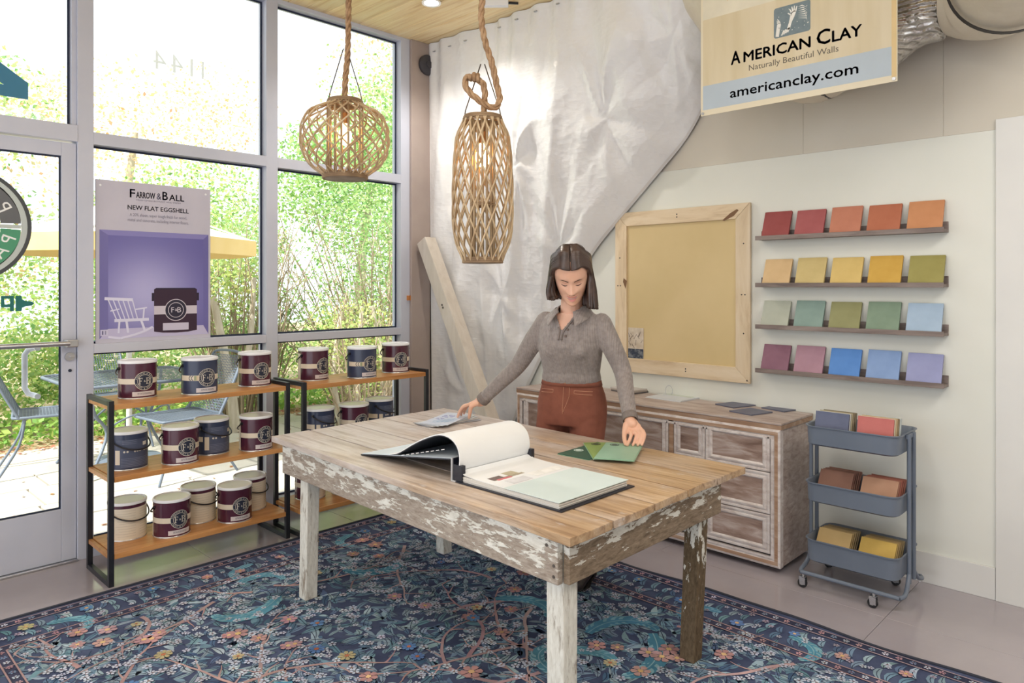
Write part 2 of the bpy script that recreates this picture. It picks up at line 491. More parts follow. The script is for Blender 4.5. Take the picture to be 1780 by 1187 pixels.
decal(tg, 'bars', [[(.902, 2.354), (.902, 2.437), (.46, 2.74), (.40, 2.70), (.40, 2.66), (.80, 2.41), (.80, 2.354)], [(.80, 2.354), (.80, 2.41), (.40, 2.42), (.40, 2.36)]], V_BLUE, YG - .008)
nb = thing('house_number', 'faint white house number 1144 on the upper glass, seen from behind', 'number', (1.66, YG, 2.66))
for ch, cx in zip('4411', (1.535, 1.63, 1.712, 1.776)):
    vs, fs = text2d(ch, height=.105, cx=cx, cy=2.645 - (cx - 1.53) * .02, mirror=True)
    MB().add([(p[0], YG - .001, p[1]) for p in vs], fs).build('numeral', V_PALE, nb)

# dark round cap on the post, orange peg on the window edge
cap = thing('vent_cap', 'dark round cap fixed high on the taupe post', 'vent', (3.40, YW - .02, 3.06))
MB().lathe([(.072, 0), (.075, .006), (.075, .022), (.066, .03), (.03, .034)], 28).build('cover', plain('cap_grey', (62, 60, 66), rough=.5), cap, smooth=40, local=True).rotation_euler = (R(90), 0, 0)
MB().lathe([(.028, .034), (.026, .040)], 20).build('hub', plain('cap_grey', (62, 60, 66)), cap, smooth=40, local=True).rotation_euler = (R(90), 0, 0)
pg = thing('wooden_peg', 'small orange wooden block screwed to the window edge', 'block', (3.25, YW - .012, 1.33))
MB().box(3.232, YW - .014, 1.312, 3.246, YW, 1.348).build('block', plain('orange_wood', (205, 140, 80), (190, 120, 66)), pg, bevel=.002)
MB().box(3.252, YW - .012, 1.312, 3.263, YW, 1.348).build('block', plain('orange_wood', (205, 140, 80)), pg, bevel=.002)

# ------------------------------------------------ plastic sheet over the corner and its timber brace
def catmull(P, t):
    n = len(P) - 1; x = min(max(t, 0), .9999) * n; i = int(x); f = x - i
    p = [Vector(P[min(max(i + k, 0), n)]) for k in (-1, 0, 1, 2)]
    return .5 * ((2 * p[1]) + (p[2] - p[0]) * f + (2 * p[0] - 5 * p[1] + 4 * p[2] - p[3]) * f * f + (3 * p[1] - p[0] - 3 * p[2] + p[3]) * f ** 3)
EDGE = [(3.445, 4.15, .02), (3.56, 4.02, .02), (3.74, 3.86, .02), (3.825, 3.76, .18), (3.832, 3.595, .562), (3.835, 3.37, .95), (3.835, 3.159, 1.307), (3.835, 2.935, 1.637), (3.835, 2.60, 1.96), (3.835, 2.25, 2.29), (3.835, 2.08, 2.54), (3.835, 1.86, 2.90), (3.835, 1.5, 3.20)]
PULLS = [(.62, .55, .09, 3, .1), (1.30, 1.02, .10, 4, .6), (2.30, .80, .085, 3, .3), (1.05, 1.9, .06, 3, .8), (1.75, 1.6, .065, 4, .2), (.45, 2.6, .06, 3, .5), (2.9, .45, .06, 3, .9)]
def sheet(u, v):
    top = Vector((3.43 - .02 * sin(u * 19) * .6, 4.172 - 2.45 * u, 3.222))
    bot = catmull(EDGE, u)
    p = top.lerp(bot, v)
    w = min(1, v * 3) * min(1, (1 - v) * 5 + .12) * min(1, u * 9)
    L = (bot - top).length
    q = Vector((u * 5.2, v * L * 1.1, 0))
    U, V = u * 3.6, v * L                      # metres across and down
    fold = noise.noise(Vector((u * 8 + .7 * noise.noise(q * .5), V * .45, 3.1))) * .10
    fold += (1 - abs(noise.noise(Vector((U * 2.6 + V * .55, V * .5, 9)))) * 2.2) * .028
    fold += (1 - abs(noise.noise(Vector((U * 3.4 - V * .8, V * .9 + U * .3, 4)))) * 2.4) * .018
    cr = 0.
    for pu, pv, am, kk, ph in PULLS:
        dx, dy = (U - pu) * 1.5, (V - pv) * .8; dd = math.hypot(dx, dy); an = math.atan2(dy, dx)
        cr += 1.25 * am * (.35 + .9 * abs(noise.noise(Vector((cos(an) * 1.7, sin(an) * 1.7, ph * 9))))) * (abs(((an * kk / pi + ph + .8 * noise.noise(Vector((U * 1.6, V * 1.3, ph)))) % 1) - .5) * 2 - .5) * math.exp(-dd / .48) * min(1, dd * 5)
    cr += noise.noise(Vector((U * 9, V * 7, 1))) * .007 + noise.noise(Vector((U * 24, V * 20, 2))) * .0022
    pleat = sin(u * 88 + 3 * noise.noise(Vector((u * 6, 0, 0)))) * .014 * max(0, 1 - v * 4.2)
    p.x += (-(fold + cr) * w - pleat) - .05 * sin(pi * v) * min(1, u * 5)
    p.y -= (fold * .4 + cr * .3) * w * min(1, (1 - u) * 4)
    p.x = min(p.x, 3.842)
    return p
def sheet_mat():
    m, n, l, b = base('white_plastic_sheeting', .3, 0, .6)
    v = coords(n, l, (1, 1, 1))
    f = noisen(n, l, v, 3, 5)
    l.new(ramp(n, l, f, [(.3, (234, 235, 237)), (.7, (243, 244, 245))]), b.inputs['Base Color'])
    wv = n.new('ShaderNodeTexVoronoi'); wv.inputs['Scale'].default_value = 26; l.new(v, wv.inputs['Vector'])
    f2 = noisen(n, l, coords(n, l, (1, 1.6, 7)), 9, 6)
    ad = n.new('ShaderNodeMath'); ad.operation = 'ADD'; l.new(wv.outputs['Distance'], ad.inputs[0]); l.new(f2, ad.inputs[1])
    bumpn(n, l, b, ad.outputs[0], .22, .012)
    b.inputs['Roughness'].default_value = .26
    return m
sh = thing('plastic_sheet', 'crumpled glossy white plastic sheet hung over the corner, slanting down to the wall', 'sheet', (3.6, 3.2, 0))
MB().grid(sheet, 190, 190).build('sheet', sheet_mat(), sh, smooth=True)
bt = MB()
for k in range(60):
    u0, u1 = k / 60, (k + 1) / 60
    a, c = sheet(u0, .992), sheet(u1, .992)
    bt.beam(a + Vector((-.004, 0, 0)), c + Vector((-.004, 0, 0)), .006, .03)
hm = MB().grid(lambda u, v: sheet(u, .985 + .013 * v) + Vector((-.006, 0, 0)), 120, 2).build('taped_hem', plain('sheet_hem', (214, 212, 210), rough=.4), sh, smooth=True)
sp = MB()
for k in range(14):
    p = sheet(.03 + k * .07, .02); sp.box(p.x - .012, p.y - .012, p.z - .006, p.x - .002, p.y + .012, p.z)
sp.build('staples', M_ALU, sh)
M_BRACE = wood('painted_timber', (206, 196, 184), (216, 207, 196), (224, 216, 206), grain=(6, 6, 1), ns=3, rough=.5, bump=.05)
bc = thing('timber_brace', 'pale painted timber brace leaning from the post down in front of the plastic sheet', 'brace', (3.38, 3.15, 0))
MB().beam((3.345, 4.10, 1.75), (3.345, 3.19, .05), .105, .10, (1, 0, 0)).build('beam', M_BRACE, bc, bevel=.004)
kn = MB()
for t in (.32, .33): 
    p = Vector((3.345, 4.175, 1.84)).lerp(Vector((3.345, 3.19, .04)), t); kn.cyl(p + Vector((-.052, .0, .02)), p + Vector((-.054, .0, .02)), .008, n=8)
kn.build('nail', plain('nail_dark', (80, 72, 66)), bc)

# ================================================================ rug
def rug():
    rng = random.Random(11)
    X0, X1, RY0, RY1 = .335, 3.03, -.015, 3.645
    r = thing('floral_rug', 'large dark navy rug with a faded blue, teal and coral floral pattern under the table', 'rug', ((X0 + X1) / 2, (RY0 + RY1) / 2, 0))
    m, n, l, b = base('rug_pile', .92, 0, .12)
    v = coords(n, l); f = noisen(n, l, v, 5, 6)
    c = ramp(n, l, f, [(.3, (60, 67, 95)), (.7, (90, 101, 132))])
    l.new(c, b.inputs['Base Color'])
    bumpn(n, l, b, noisen(n, l, v, 700, 2), .3, .003)
    def wav(y): return .012 * sin(y * 5.3) + .006 * sin(y * 11 + 1)
    g = MB(); N = 60
    for k in range(N):
        y0, y1 = RY0 + (RY1 - RY0) * k / N, RY0 + (RY1 - RY0) * (k + 1) / N
        a0, a1 = wav(y0), wav(y1)
        vs = [(X0, y0, 0), (X1 + a0, y0, 0), (X1 + a1, y1, 0), (X0, y1, 0), (X0, y0, .006), (X1 + a0, y0, .006), (X1 + a1, y1, .006), (X0, y1, .006)]
        g.add(vs, [(4, 5, 6, 7), (1, 2, 6, 5), (3, 0, 4, 7)] + ([(0, 1, 5, 4)] if k == 0 else []) + ([(2, 3, 7, 6)] if k == N - 1 else []))
    g.build('pile', m, r)
    e = MB()
    M_BIND = plain('rug_binding', (44, 48, 64), (56, 60, 76), rough=.9)
    for k in range(N):
        y0, y1 = RY0 + (RY1 - RY0) * k / N, RY0 + (RY1 - RY0) * (k + 1) / N
        e.beam((X1 + wav(y0), y0, .005), (X1 + wav(y1), y1, .005), .014, .012)
    e.beam((X0, RY1, .005), (X1, RY1, .005), .016, .012)
    e.beam((X0, RY0, .005), (X0, RY1, .005), .014, .012)
    e.build('binding', M_BIND, r)
    P = MB()
    cnt = [0]
    def lift(z):
        # every motif gets its own hair's breadth of height, so none coincide
        cnt[0] += 1
        return .0064 + (z - .0062) * 4 + (cnt[0] % 16) * .00002
    def col(c, j=10):
        d = rng.uniform(-j, j); return lin(tuple(max(0, min(255, v + d + rng.uniform(-4, 4))) for v in c))
    def poly(pts, c, z):
        z = lift(z); P.col = c; P.add([(x, y, z) for x, y in pts], [tuple(range(len(pts)))])
    def ribbon(pts, w, c, z):
        z = lift(z); P.col = c; vs = []
        for i, (x, y) in enumerate(pts):
            a = pts[max(i - 1, 0)]; d = pts[min(i + 1, len(pts) - 1)]
            tx, ty = d[0] - a[0], d[1] - a[1]; L = math.hypot(tx, ty) or 1
            ww = w(i / (len(pts) - 1)) if callable(w) else w
            vs += [(x - ty / L * ww, y + tx / L * ww, z), (x + ty / L * ww, y - tx / L * ww, z)]
        P.add(vs, [(2 * i, 2 * i + 1, 2 * i + 3, 2 * i + 2) for i in range(len(pts) - 1)])
    def flower(x, y, rad, petals, c, cc, z, rot=None, gap=.72):
        a0 = rng.uniform(0, 6.3) if rot is None else rot
        for k in range(petals):
            a = a0 + 2 * pi * k / petals; w = pi / petals * gap
            pts = [(x + rad * .12 * cos(a), y + rad * .12 * sin(a))]
            for t, rr in ((-1, .62), (-.75, .92), (0, 1.02), (.75, .92), (1, .62)):
                pts.append((x + rad * rr * cos(a + w * t), y + rad * rr * sin(a + w * t)))
            poly(pts, c, z)
        poly([(x + rad * .3 * cos(k * pi / 3), y + rad * .3 * sin(k * pi / 3)) for k in range(6)], cc, z + .0001)
    def leaf(x, y, a, L, w, c, z, rib=None, bend=0):
        pts = []; n = 5
        ax = [(x + L * t * cos(a + bend * t), y + L * t * sin(a + bend * t)) for t in [i / n for i in range(n + 1)]]
        le, ri = [], []
        for i in range(1, n):
            t = i / n; ww = w * sin(pi * t ** .8); aa = a + bend * t * 1.5
            le.append((ax[i][0] - sin(aa) * ww, ax[i][1] + cos(aa) * ww)); ri.append((ax[i][0] + sin(aa) * ww, ax[i][1] - cos(aa) * ww))
        poly([ax[0]] + ri + [ax[n]] + le[::-1], c, z)
        if rib: ribbon(ax, w * .1, rib, z + .0001)
    def acanthus(x, y, a, L, curl, c1, c2, z):
        n = 22; px, py = x, y; ang = a; path = []
        for i in range(n + 1):
            path.append((px, py, ang)); ang += curl / n * (.4 + 1.5 * i / n); px += L / n * cos(ang); py += L / n * sin(ang)
        if any(not (X0 + .03 < p[0] < X1 - .04 and RY0 + .03 < p[1] < RY1 - .03) for p in path): return
        ribbon([(p[0], p[1]) for p in path], lambda t: L * .045 * (1 - t * .7) + .002, c1, z)
        for i in range(1, n):
            for s in (1, -1):
                t = i / n
                leaf(path[i][0], path[i][1], path[i][2] + s * (.75 + .2 * rng.random()), L * .17 * sin(pi * min(1, t * .8 + .2)) + .014, L * .042, c1 if (i + s) % 2 else c2, z - .0001, None, -s * .5)
        ribbon([(p[0], p[1]) for p in path], lambda t: .0022, c2, z + .0002)
    WHT = (198, 206, 224); COR = (192, 152, 152); YEL = (194, 184, 146); BLU = (104, 140, 190); PNK = (192, 156, 166)
    TEAL = (92, 148, 176); TEL2 = (140, 184, 200); LEA = [(132, 156, 178), (108, 136, 162), (156, 178, 192), (116, 150, 168), (140, 164, 178), (92, 116, 146)]
    VIN = (182, 154, 156); DRK = (44, 50, 74)
    fx0, fx1, fy0, fy1 = X0 + .315, X1 - .315, RY0 + .28, RY1 - .28
    zone = lambda: (rng.uniform(fx0, fx1), rng.uniform(max(fy0, .5), fy1))
    # leaf ground
    for k in range(5200):
        x, y = zone(); leaf(x, y, rng.uniform(0, 6.3), rng.uniform(.04, .115), rng.uniform(.007, .016), col(rng.choice(LEA), 16), .0063, lin(DRK) if rng.random() < .8 else None, rng.uniform(-.8, .8))
    # wandering coral stems
    for k in range(46):
        x, y = zone(); a = rng.uniform(0, 6.3); pts = []; w = rng.uniform(-.09, .09)
        for i in range(34):
            pts.append((x, y)); a += w + rng.uniform(-.16, .16); x += .022 * cos(a); y += .022 * sin(a)
            if not (fx0 < x < fx1 and fy0 < y < fy1): break
            if i % 5 == 2:
                bx, by, ba = x, y, a + rng.choice((-1, 1)) * rng.uniform(.6, 1.1); bp = []
                for j in range(7):
                    bp.append((bx, by)); ba += rng.uniform(-.25, .25); bx += .016 * cos(ba); by += .016 * sin(ba)
                ribbon(bp, lambda t: .0036 * (1 - t) + .0012, col(VIN), .0066)
                if rng.random() < .8: flower(bx, by, rng.uniform(.012, .019), 5, col(WHT), col((150, 130, 120)), .0074)
        if len(pts) > 4: ribbon(pts, lambda t: .0072 * (1 - t) + .0022, col(VIN), .0067)
    # acanthus scrolls
    for k in range(30):
        x, y = zone(); acanthus(x, y, rng.uniform(0, 6.3), rng.uniform(.25, .46), rng.choice((-1, 1)) * rng.uniform(1.0, 2.3), col(TEAL), col(TEL2), .0069)
    # sprays of small white flowers
    for k in range(250):
        x, y = zone()
        for j in range(rng.randint(4, 9)):
            px, py = x + rng.gauss(0, .05), y + rng.gauss(0, .05)
            if fx0 < px < fx1 and fy0 < py < fy1: flower(px, py, rng.uniform(.011, .019), 5, col(WHT), col((120, 110, 120)), .0072)
    for k in range(24):
        x, y = zone()
        for j in range(rng.randint(1, 4)):
            px, py = x + rng.gauss(0, .09), y + rng.gauss(0, .09)
            if fx0 + .04 < px < fx1 - .04 and fy0 < py < fy1: flower(px, py, rng.uniform(.028, .043), 6, col(rng.choice((COR, COR, PNK))), col((222, 190, 140)), .0076, gap=.92)
    for k in range(34):
        x, y = zone(); flower(x, y, rng.uniform(.022, .036), rng.choice((5, 8)), col(rng.choice((YEL, YEL, BLU))), col((190, 120, 90)), .0078, gap=.9)
    # border: guard stripes, a leafy scroll and rows of little flowers
    def framebox(d, w, c, z):
        x0, x1, y0, y1 = X0 + d, X1 - d, RY0 + d, RY1 - d
        for a, b_ in (((x0, y0), (x1, y0)), ((x0, y1), (x1, y1)), ((x0, y0), (x0, y1)), ((x1, y0), (x1, y1))): ribbon([a, b_], w, c, z)
    for d, w, c in ((.034, .003, (170, 150, 160)), (.078, .003, (170, 150, 160)), (.262, .003, (176, 148, 150)), (.304, .003, (176, 148, 150)), (.056, .019, (58, 62, 84)), (.283, .018, (74, 76, 100))):
        framebox(d, w, lin(c), .0064 if w > .01 else .0070)
    def along(d, step, jit=0):
        x0, x1, y0, y1 = X0 + d, X1 - d, RY0 + d, RY1 - d; o = []
        t = x0 
        while t < x1: o.append((t, y1, 0)); t += step
        t = max(y0, .3)
        while t < y1: o += [(x1, t, pi / 2), (x0, t, pi / 2)]; t += step
        return o
    for d in (.056, .283):
        for k, (x, y, a) in enumerate(along(d, .048)):
            flower(x, y, .0125, 5, col((WHT, PNK, (130, 150, 180))[k % 3]), col((120, 90, 100)), .0071)
    for x, y, a in along(.17, .055):
        for s in (1, -1):
            leaf(x, y, a + s * rng.uniform(.4, 1.2), rng.uniform(.06, .11), .013, col(rng.choice(LEA), 14), .0066, lin(DRK), s * .8)
    for k, (x, y, a) in enumerate(along(.17, .30)):
        acanthus(x, y, a + rng.choice((0, pi)), .24, rng.choice((-2.2, 2.2)), col(TEAL), col(TEL2), .0068)
    for x, y, a in along(.17, .034):
        flower(x + rng.uniform(-.07, .07), y + rng.uniform(-.07, .07) if a else y + rng.uniform(-.07, .07), rng.uniform(.010, .016), 5, col(rng.choice((WHT, WHT, (170, 160, 180)))), col((120, 100, 110)), .0073)
    for x, y, a in along(.17, .23):
        flower(x + rng.uniform(-.05, .05), y + rng.uniform(-.05, .05), rng.uniform(.022, .032), 6, col(rng.choice((COR, PNK, YEL, BLU))), col((215, 180, 130)), .0076, gap=.9)
    P.build('woven_pattern', attr_mat('rug_pattern', .9, .1, .28, 7), r, kind='stuff')
rug()

# ================================================================ shelving units
M_OAK = wood('oak_shelf', (176, 118, 66), (200, 142, 86), (218, 164, 108), grain=(.7, 12, 12), ns=2.4, rough=.38, bump=.04)
M_BLACK = plain('black_steel', (30, 32, 40), (36, 38, 46), rough=.38, ns=5)
def shelf_unit(x0, x1, y0, y1, label):
    t = thing('shelving_unit', label, 'shelf', ((x0 + x1) / 2, (y0 + y1) / 2, 0))
    w = .024; top = .877
    for xa in (x0, x1 - w):
        for ya in (y0, y1 - w): MB().box(xa, ya, 0, xa + w, ya + w, top).build('leg', M_BLACK, t, bevel=.002)
        MB().box(xa, y0 + w, top - w, xa + w, y1 - w, top).build('end_rail', M_BLACK, t, bevel=.002)
        MB().box(xa, y0 + w, .0, xa + w, y1 - w, w).build('end_rail', M_BLACK, t, bevel=.002)
    for z in (.152, .515, .858):
        MB().box(x0 + w + .001, y0 + .002, z - .025, x1 - w - .001, y1 - .002, z).build('shelf_board', M_OAK, t, bevel=.0015)
        for xa in (x0 + .004, x1 - w + .004): MB().box(xa, y0 + w + .001, z - .023, xa + w - .008, y1 - w - .001, z - .003).build('cross_bar', M_OAK if z < .8 else M_OAK, t)
    return t
shelf_unit(1.108, 2.038, 3.70, 4.045, 'black metal and oak shelving unit nearest the glass door, holding twelve tins')
shelf_unit(2.078, 2.985, 3.63, 3.975, 'black metal and oak shelving unit beside the taupe post, behind the table corner')

# ================================================================ paint tins
CR = .088
M_MAROON = plain('maroon_tin', (74, 32, 52), (82, 36, 56), rough=.22, ns=4, coat=.3)
M_NAVY = plain('navy_tin', (48, 58, 86), (54, 64, 92), rough=.3, ns=4, coat=.2)
M_CREAM = plain('cream_label', (222, 210, 190), (230, 219, 200), rough=.45, ns=4)
M_LID = plain('white_tin_lid', (240, 243, 247), (245, 247, 250), rough=.25, ns=4)
M_TINRIM = plain('tin_rim', (206, 204, 200), rough=.25, metal=.6)
M_INK = plain('navy_ink', (36, 42, 62), rough=.4)
M_PALETXT = plain('pale_ink', (214, 208, 196), rough=.4)
M_LBL = plain('grey_label', (206, 198, 200), rough=.45)
M_BAIL = plain('black_bail', (28, 27, 32), rough=.35)
M_NAVYBACK = plain('navy_back_label', (72, 80, 106), (82, 90, 114), rough=.4)
M_STRIPE1 = plain('sage_stripe', (150, 156, 120), rough=.4); M_STRIPE2 = plain('sand_stripe', (206, 184, 150), rough=.4)
def wrapv(pts, r): return [(r * sin(u / CR), -r * cos(u / CR), z) for u, z in pts]
def patch(b, a0, a1, z0, z1, r, n=24):
    vs = wrapv([(CR * (a0 + (a1 - a0) * k / n), z) for z in (z0, z1) for k in range(n + 1)], r)
    return b.add(vs, [(k, k + 1, n + 2 + k, n + 1 + k) for k in range(n)])
def disc(b, cu, cz, r0, r1, r, n=36, rings=4):
    vs = []
    for j in range(rings + 1):
        q = r0 + (r1 - r0) * j / rings
        vs += [(cu + q * cos(2 * pi * k / n), cz + q * sin(2 * pi * k / n)) for k in range(n)]
    fs = [(j * n + k, (j + 1) * n + k, (j + 1) * n + (k + 1) % n, j * n + (k + 1) % n) for j in range(rings) for k in range(n)]
    return b.add(wrapv(vs, r), fs)
def rects(b, rs, cu, cz, s, r):
    for q_, (x0, y0, x1, y1) in enumerate(rs):
        r += .00003
        n = max(1, int((x1 - x0) * s / .006))
        vs = wrapv([(cu + (x0 + (x1 - x0) * k / n) * s, cz + y * s) for y in (y0, y1) for k in range(n + 1)], r)
        b.add(vs, [(k, k + 1, n + 2 + k, n + 1 + k) for k in range(n)])
def bows(b, cx, cy, rx, ry, w, cu, cz, s, r, n=12):
    o = [(cx + rx * cos(-pi / 2 + pi * k / n), cy + ry * sin(-pi / 2 + pi * k / n)) for k in range(n + 1)]
    i = [(cx + (rx - w) * cos(-pi / 2 + pi * k / n), cy + (ry - w * .45) * sin(-pi / 2 + pi * k / n)) for k in range(n + 1)]
    for k in range(n): b.add(wrapv([(cu + p[0] * s, cz + p[1] * s) for p in (i[k], o[k], o[k + 1], i[k + 1])], r), [(0, 1, 2, 3)])
def tin(kind, label):
    t = thing('paint_tin', label, 'paint tin', (0, 0, 0))
    body = {'maroon': M_MAROON, 'navy': M_NAVY}[kind]
    MB().lathe([(CR - .004, 0), (CR, .003), (CR, .176)], 48, capt=False).build('body', body, t, smooth=40, local=True)
    MB().lathe([(CR + .0015, .000), (CR + .0022, .003), (CR + .0005, .006)], 48, capb=False, capt=False).build('base_rim', M_TINRIM, t, smooth=True, local=True)
    MB().lathe([(CR - .001, .174), (CR + .0024, .176), (CR + .003, .184), (CR + .001, .189), (CR - .004, .190), (CR - .006, .186), (CR - .010, .184), (CR - .012, .1865), (.02, .1865)], 48, capb=False).build('lid', M_LID, t, smooth=35, local=True)
    # back of the tin: cream or pale navy information label
    if kind == 'maroon':
        b = patch(MB(), R(98), R(262), .006, .160, CR + .0005); b.build('back_label', M_CREAM, t, smooth=True, local=True)
        b = MB()
        for k in range(11):
            z = .148 - k * .0125; rects(b, [(-.105 + .01 * (k % 3), 0, -.012, .0011), (.008, 0, .105 - .013 * (k % 2), .0011)], CR * pi, z, 1, CR + .001)
        b.build('small_print', plain('faint_print', (176, 164, 150), rough=.5), t, local=True)
    else:
        b = patch(MB(), R(104), R(256), .012, .150, CR + .0005); b.build('back_label', M_NAVYBACK, t, smooth=True, local=True)
        b = MB()
        for k in range(6):
            z = .020 + k * .0075; rects(b, [(-.09, 0, .085 - .02 * (k % 2), .0013)], CR * pi, z, 1, CR + .001)
        for k in range(3): rects(b, [(-.085, 0, -.02, .0013)], CR * pi, .146 - k * .008, 1, CR + .001)
        b.build('small_print', plain('faint_pale_print', (130, 136, 156), rough=.5), t, local=True)
        b = MB()
        for u in (-.075, -.061, -.028, -.016, -.004, .022, .036, .050): disc(b, CR * pi + u, .092, 0, .0052, CR + .0012, 10, 1)
        rects(b, [(.012, .115, .036, .133)], CR * pi, 0, 1, CR + .0012)
        b.build('icon_row', M_PALETXT, t, local=True)
        b = MB(); rects(b, [(-.118, .03, -.095, .10)], CR * pi, 0, 1, CR + .0013); b.build('colour_tab', M_CREAM, t, local=True)
    # front: cream band, roundel, title label
    b = patch(MB(), R(-97), R(97), .074, .101, CR + .0004); b.build('band', M_CREAM, t, smooth=True, local=True)
    rd = disc(MB(), 0, .0885, 0, .0460, CR + .0009).build('roundel', M_INK, t, smooth=True, local=True)
    b = MB(); disc(b, 0, .0885, .0438, .0460, CR + .0013, 40, 1); disc(b, 0, .0885, .0300, .0322, CR + .0013, 40, 1)
    b.build('ring', M_PALETXT, rd, local=True)
    b = MB()
    F = [(0, 0, .09, .5), (.09, .0, .2, 1), (.2, .93, .50, 1), (.2, .46, .38, .54), (-.0, .95, .1, 1), (0, 0, .29, .05), (.44, .8, .5, .95), (.34, .40, .38, .6)]
    F = [(.08, 0, .2, 1), (.0, .94, .52, 1), (.0, 0, .30, .06), (.2, .46, .40, .54), (.46, .78, .52, .95), (.36, .38, .41, .62)]
    rects(b, F, -.0262, .0730, .031, CR + .0014)
    B = [(.08, 0, .2, 1), (0, .94, .38, 1), (0, 0, .40, .06), (.2, .49, .38, .55)]
    rects(b, B, .0068, .0730, .031, CR + .0014)
    bows(b, .34, .755, .26, .245, .12, .0068, .0730, .031, CR + .0014); bows(b, .36, .27, .30, .27, .12, .0068, .0730, .031, CR + .0014)
    vs, fs = text2d('&', height=.010, cx=.0005, cy=.083); b.add(wrapv(vs, CR + .0014), fs)
    b.build('monogram', M_PALETXT, rd, local=True)
    b = MB()
    def ringtext(st, r, top):
        ws = [((TEXTS[c][3] - TEXTS[c][2]) if c != ' ' else .35) + .16 for c in st]; tot = sum(ws); h = .0072; sc = h / .7
        pos = -tot / 2
        for c, w in zip(st, ws):
            ang = (pos + w / 2) * sc / r * 1.0; pos += w
            if c == ' ': continue
            vs, fs = text2d(c, height=h)
            if top: pts = [((p[0]) * cos(-ang) - (r + p[1]) * sin(-ang), p[0] * sin(-ang) + (r + p[1]) * cos(-ang)) for p in vs]
            else: pts = [(p[0] * cos(ang) - (p[1] - r - h) * sin(ang), p[0] * sin(ang) + (p[1] - r - h) * cos(ang)) for p in vs]
            b.add(wrapv([(u, z + .0885) for u, z in pts], CR + .0014), fs)
    ringtext('FARROW & BALL', .0344, True); ringtext('PAINT & PAPER', .0344, False)
    b.build('ring_lettering', M_PALETXT, rd, local=True)
    if kind == 'navy':
        b = MB()
        for k, c0 in enumerate((-.092, -.079)):
            pts = arc(c0 + .012, .0875, .010, .0135, pi * .55, pi * 1.45, 10)
            for p in pts: b.add(wrapv(p, CR + .001), [(0, 1, 2, 3)])
        b.build('navy_crescents', M_INK, t, local=True)
        b = patch(MB(), -.066 / CR, -.054 / CR, .0755, .0995, CR + .0008, 4); b.build('sage_stripe', M_STRIPE1, t, local=True)
        b = patch(MB(), -.054 / CR, -.040 / CR, .0755, .0995, CR + .0008, 4); b.build('sand_stripe', M_STRIPE2, t, local=True)
    lb = patch(MB(), R(-36), R(38), .013, .036, CR + .0006, 14).build('title_label', M_LBL, t, smooth=True, local=True)
    vs, fs = text2d('ESTATE EGGSHELL' if kind == 'maroon' else 'ESTATE EGGSHELL', width=.070, height=.0085, cx=.004, cy=.0215)
    MB().add(wrapv(vs, CR + .0011), fs).build('title_lettering', M_INK, lb, local=True)
    # lugs and bail hanging down the back
    for s in (1, -1): MB().cyl((s * (CR - .001), 0, .150), (s * (CR + .006), 0, .150), .008, n=12).build('lug', M_BAIL, t, smooth=40, local=True)
    pts = []
    for k in range(25):
        a = pi * k / 24; rr = CR + .008 + .004 * sin(a)
        pts.append((rr * cos(a), rr * sin(a), .150 - .052 * sin(a) ** .8))
    MB().tube(pts, .0036, 8).build('bail', M_BAIL, t, smooth=True, local=True)
    return t
UA, UB = 'the door-side unit', 'the post-side unit'
TINS = [
 ('maroon', 1.299, 3.893, .858, 2, 'front', 'maroon tin, first from the door on the top shelf of ' + UA),
 ('navy', 1.573, 3.80, .858, 3, 'front', 'navy tin with a striped band, top shelf of ' + UA),
 ('maroon', 1.913, 3.871, .858, 0, 'front', 'maroon tin at the far end of the top shelf of ' + UA),
 ('navy', 1.249, 3.875, .515, 20, 'back', 'navy tin showing its back beside the black upright, middle shelf of ' + UA),
 ('maroon', 1.474, 3.80, .515, 2, 'front', 'maroon tin between two navy tins on the middle shelf of ' + UA),
 ('navy', 1.674, 3.885, .515, 30, 'back', 'navy tin showing its back, set between maroon tins, middle shelf of ' + UA),
 ('maroon', 1.885, 3.80, .515, 8, 'front', 'maroon tin by the table corner, middle shelf of ' + UA),
 ('maroon', 1.262, 3.93, .152, 15, 'back', 'cream-backed tin nearest the door on the bottom shelf of ' + UA),
 ('maroon', 1.438, 3.815, .152, 4, 'front', 'front-facing maroon tin nearer the door, bottom shelf of ' + UA),
 ('maroon', 1.620, 3.93, .152, 22, 'back', 'cream-backed tin between two maroon tins, bottom shelf of ' + UA),
 ('maroon', 1.763, 3.80, .152, -2, 'front', 'front-facing maroon tin farther from the door, bottom shelf of ' + UA),
 ('maroon', 1.912, 3.93, .152, 26, 'back', 'cream-backed tin farthest from the door on the bottom shelf of ' + UA),
 ('maroon', 2.272, 3.85, .858, 12, 'front', 'maroon tin, first from the door on the top shelf of ' + UB),
 ('navy', 2.54, 3.735, .858, 2, 'front', 'navy tin between two maroon tins, top shelf of ' + UB),
 ('maroon', 2.845, 3.80, .858, -12, 'front', 'maroon tin nearest the post on the top shelf of ' + UB),
 ('navy', 2.257, 3.76, .515, 36, 'back', 'navy tin with black bail nearer the door, middle shelf of ' + UB),
 ('maroon', 2.479, 3.73, .515, 0, 'front', 'maroon tin half hidden by the table, middle shelf of ' + UB),
 ('navy', 2.71, 3.79, .515, 40, 'back', 'navy tin with black bail nearest the post, middle shelf of ' + UB),
 ('maroon', 2.262, 3.87, .152, 20, 'back', 'cream-backed tin behind the table leg, bottom shelf of ' + UB),
 ('maroon', 2.47, 3.80, .152, 0, 'front', 'maroon tin mostly hidden by the table, bottom shelf of ' + UB),
]
protos = {}
for kind, x, y, z, rz, face, lab in TINS:
    rot = R(rz) + (pi if face == 'back' else 0)
    if kind not in protos:
        t = protos[kind] = tin(kind, lab); t.location = (x, y, z); t.rotation_euler = (0, 0, rot); t['group'] = 'paint tins on the shelving units'
    else: dup(protos[kind], (x, y, z), rot, lab, 'paint tins on the shelving units')

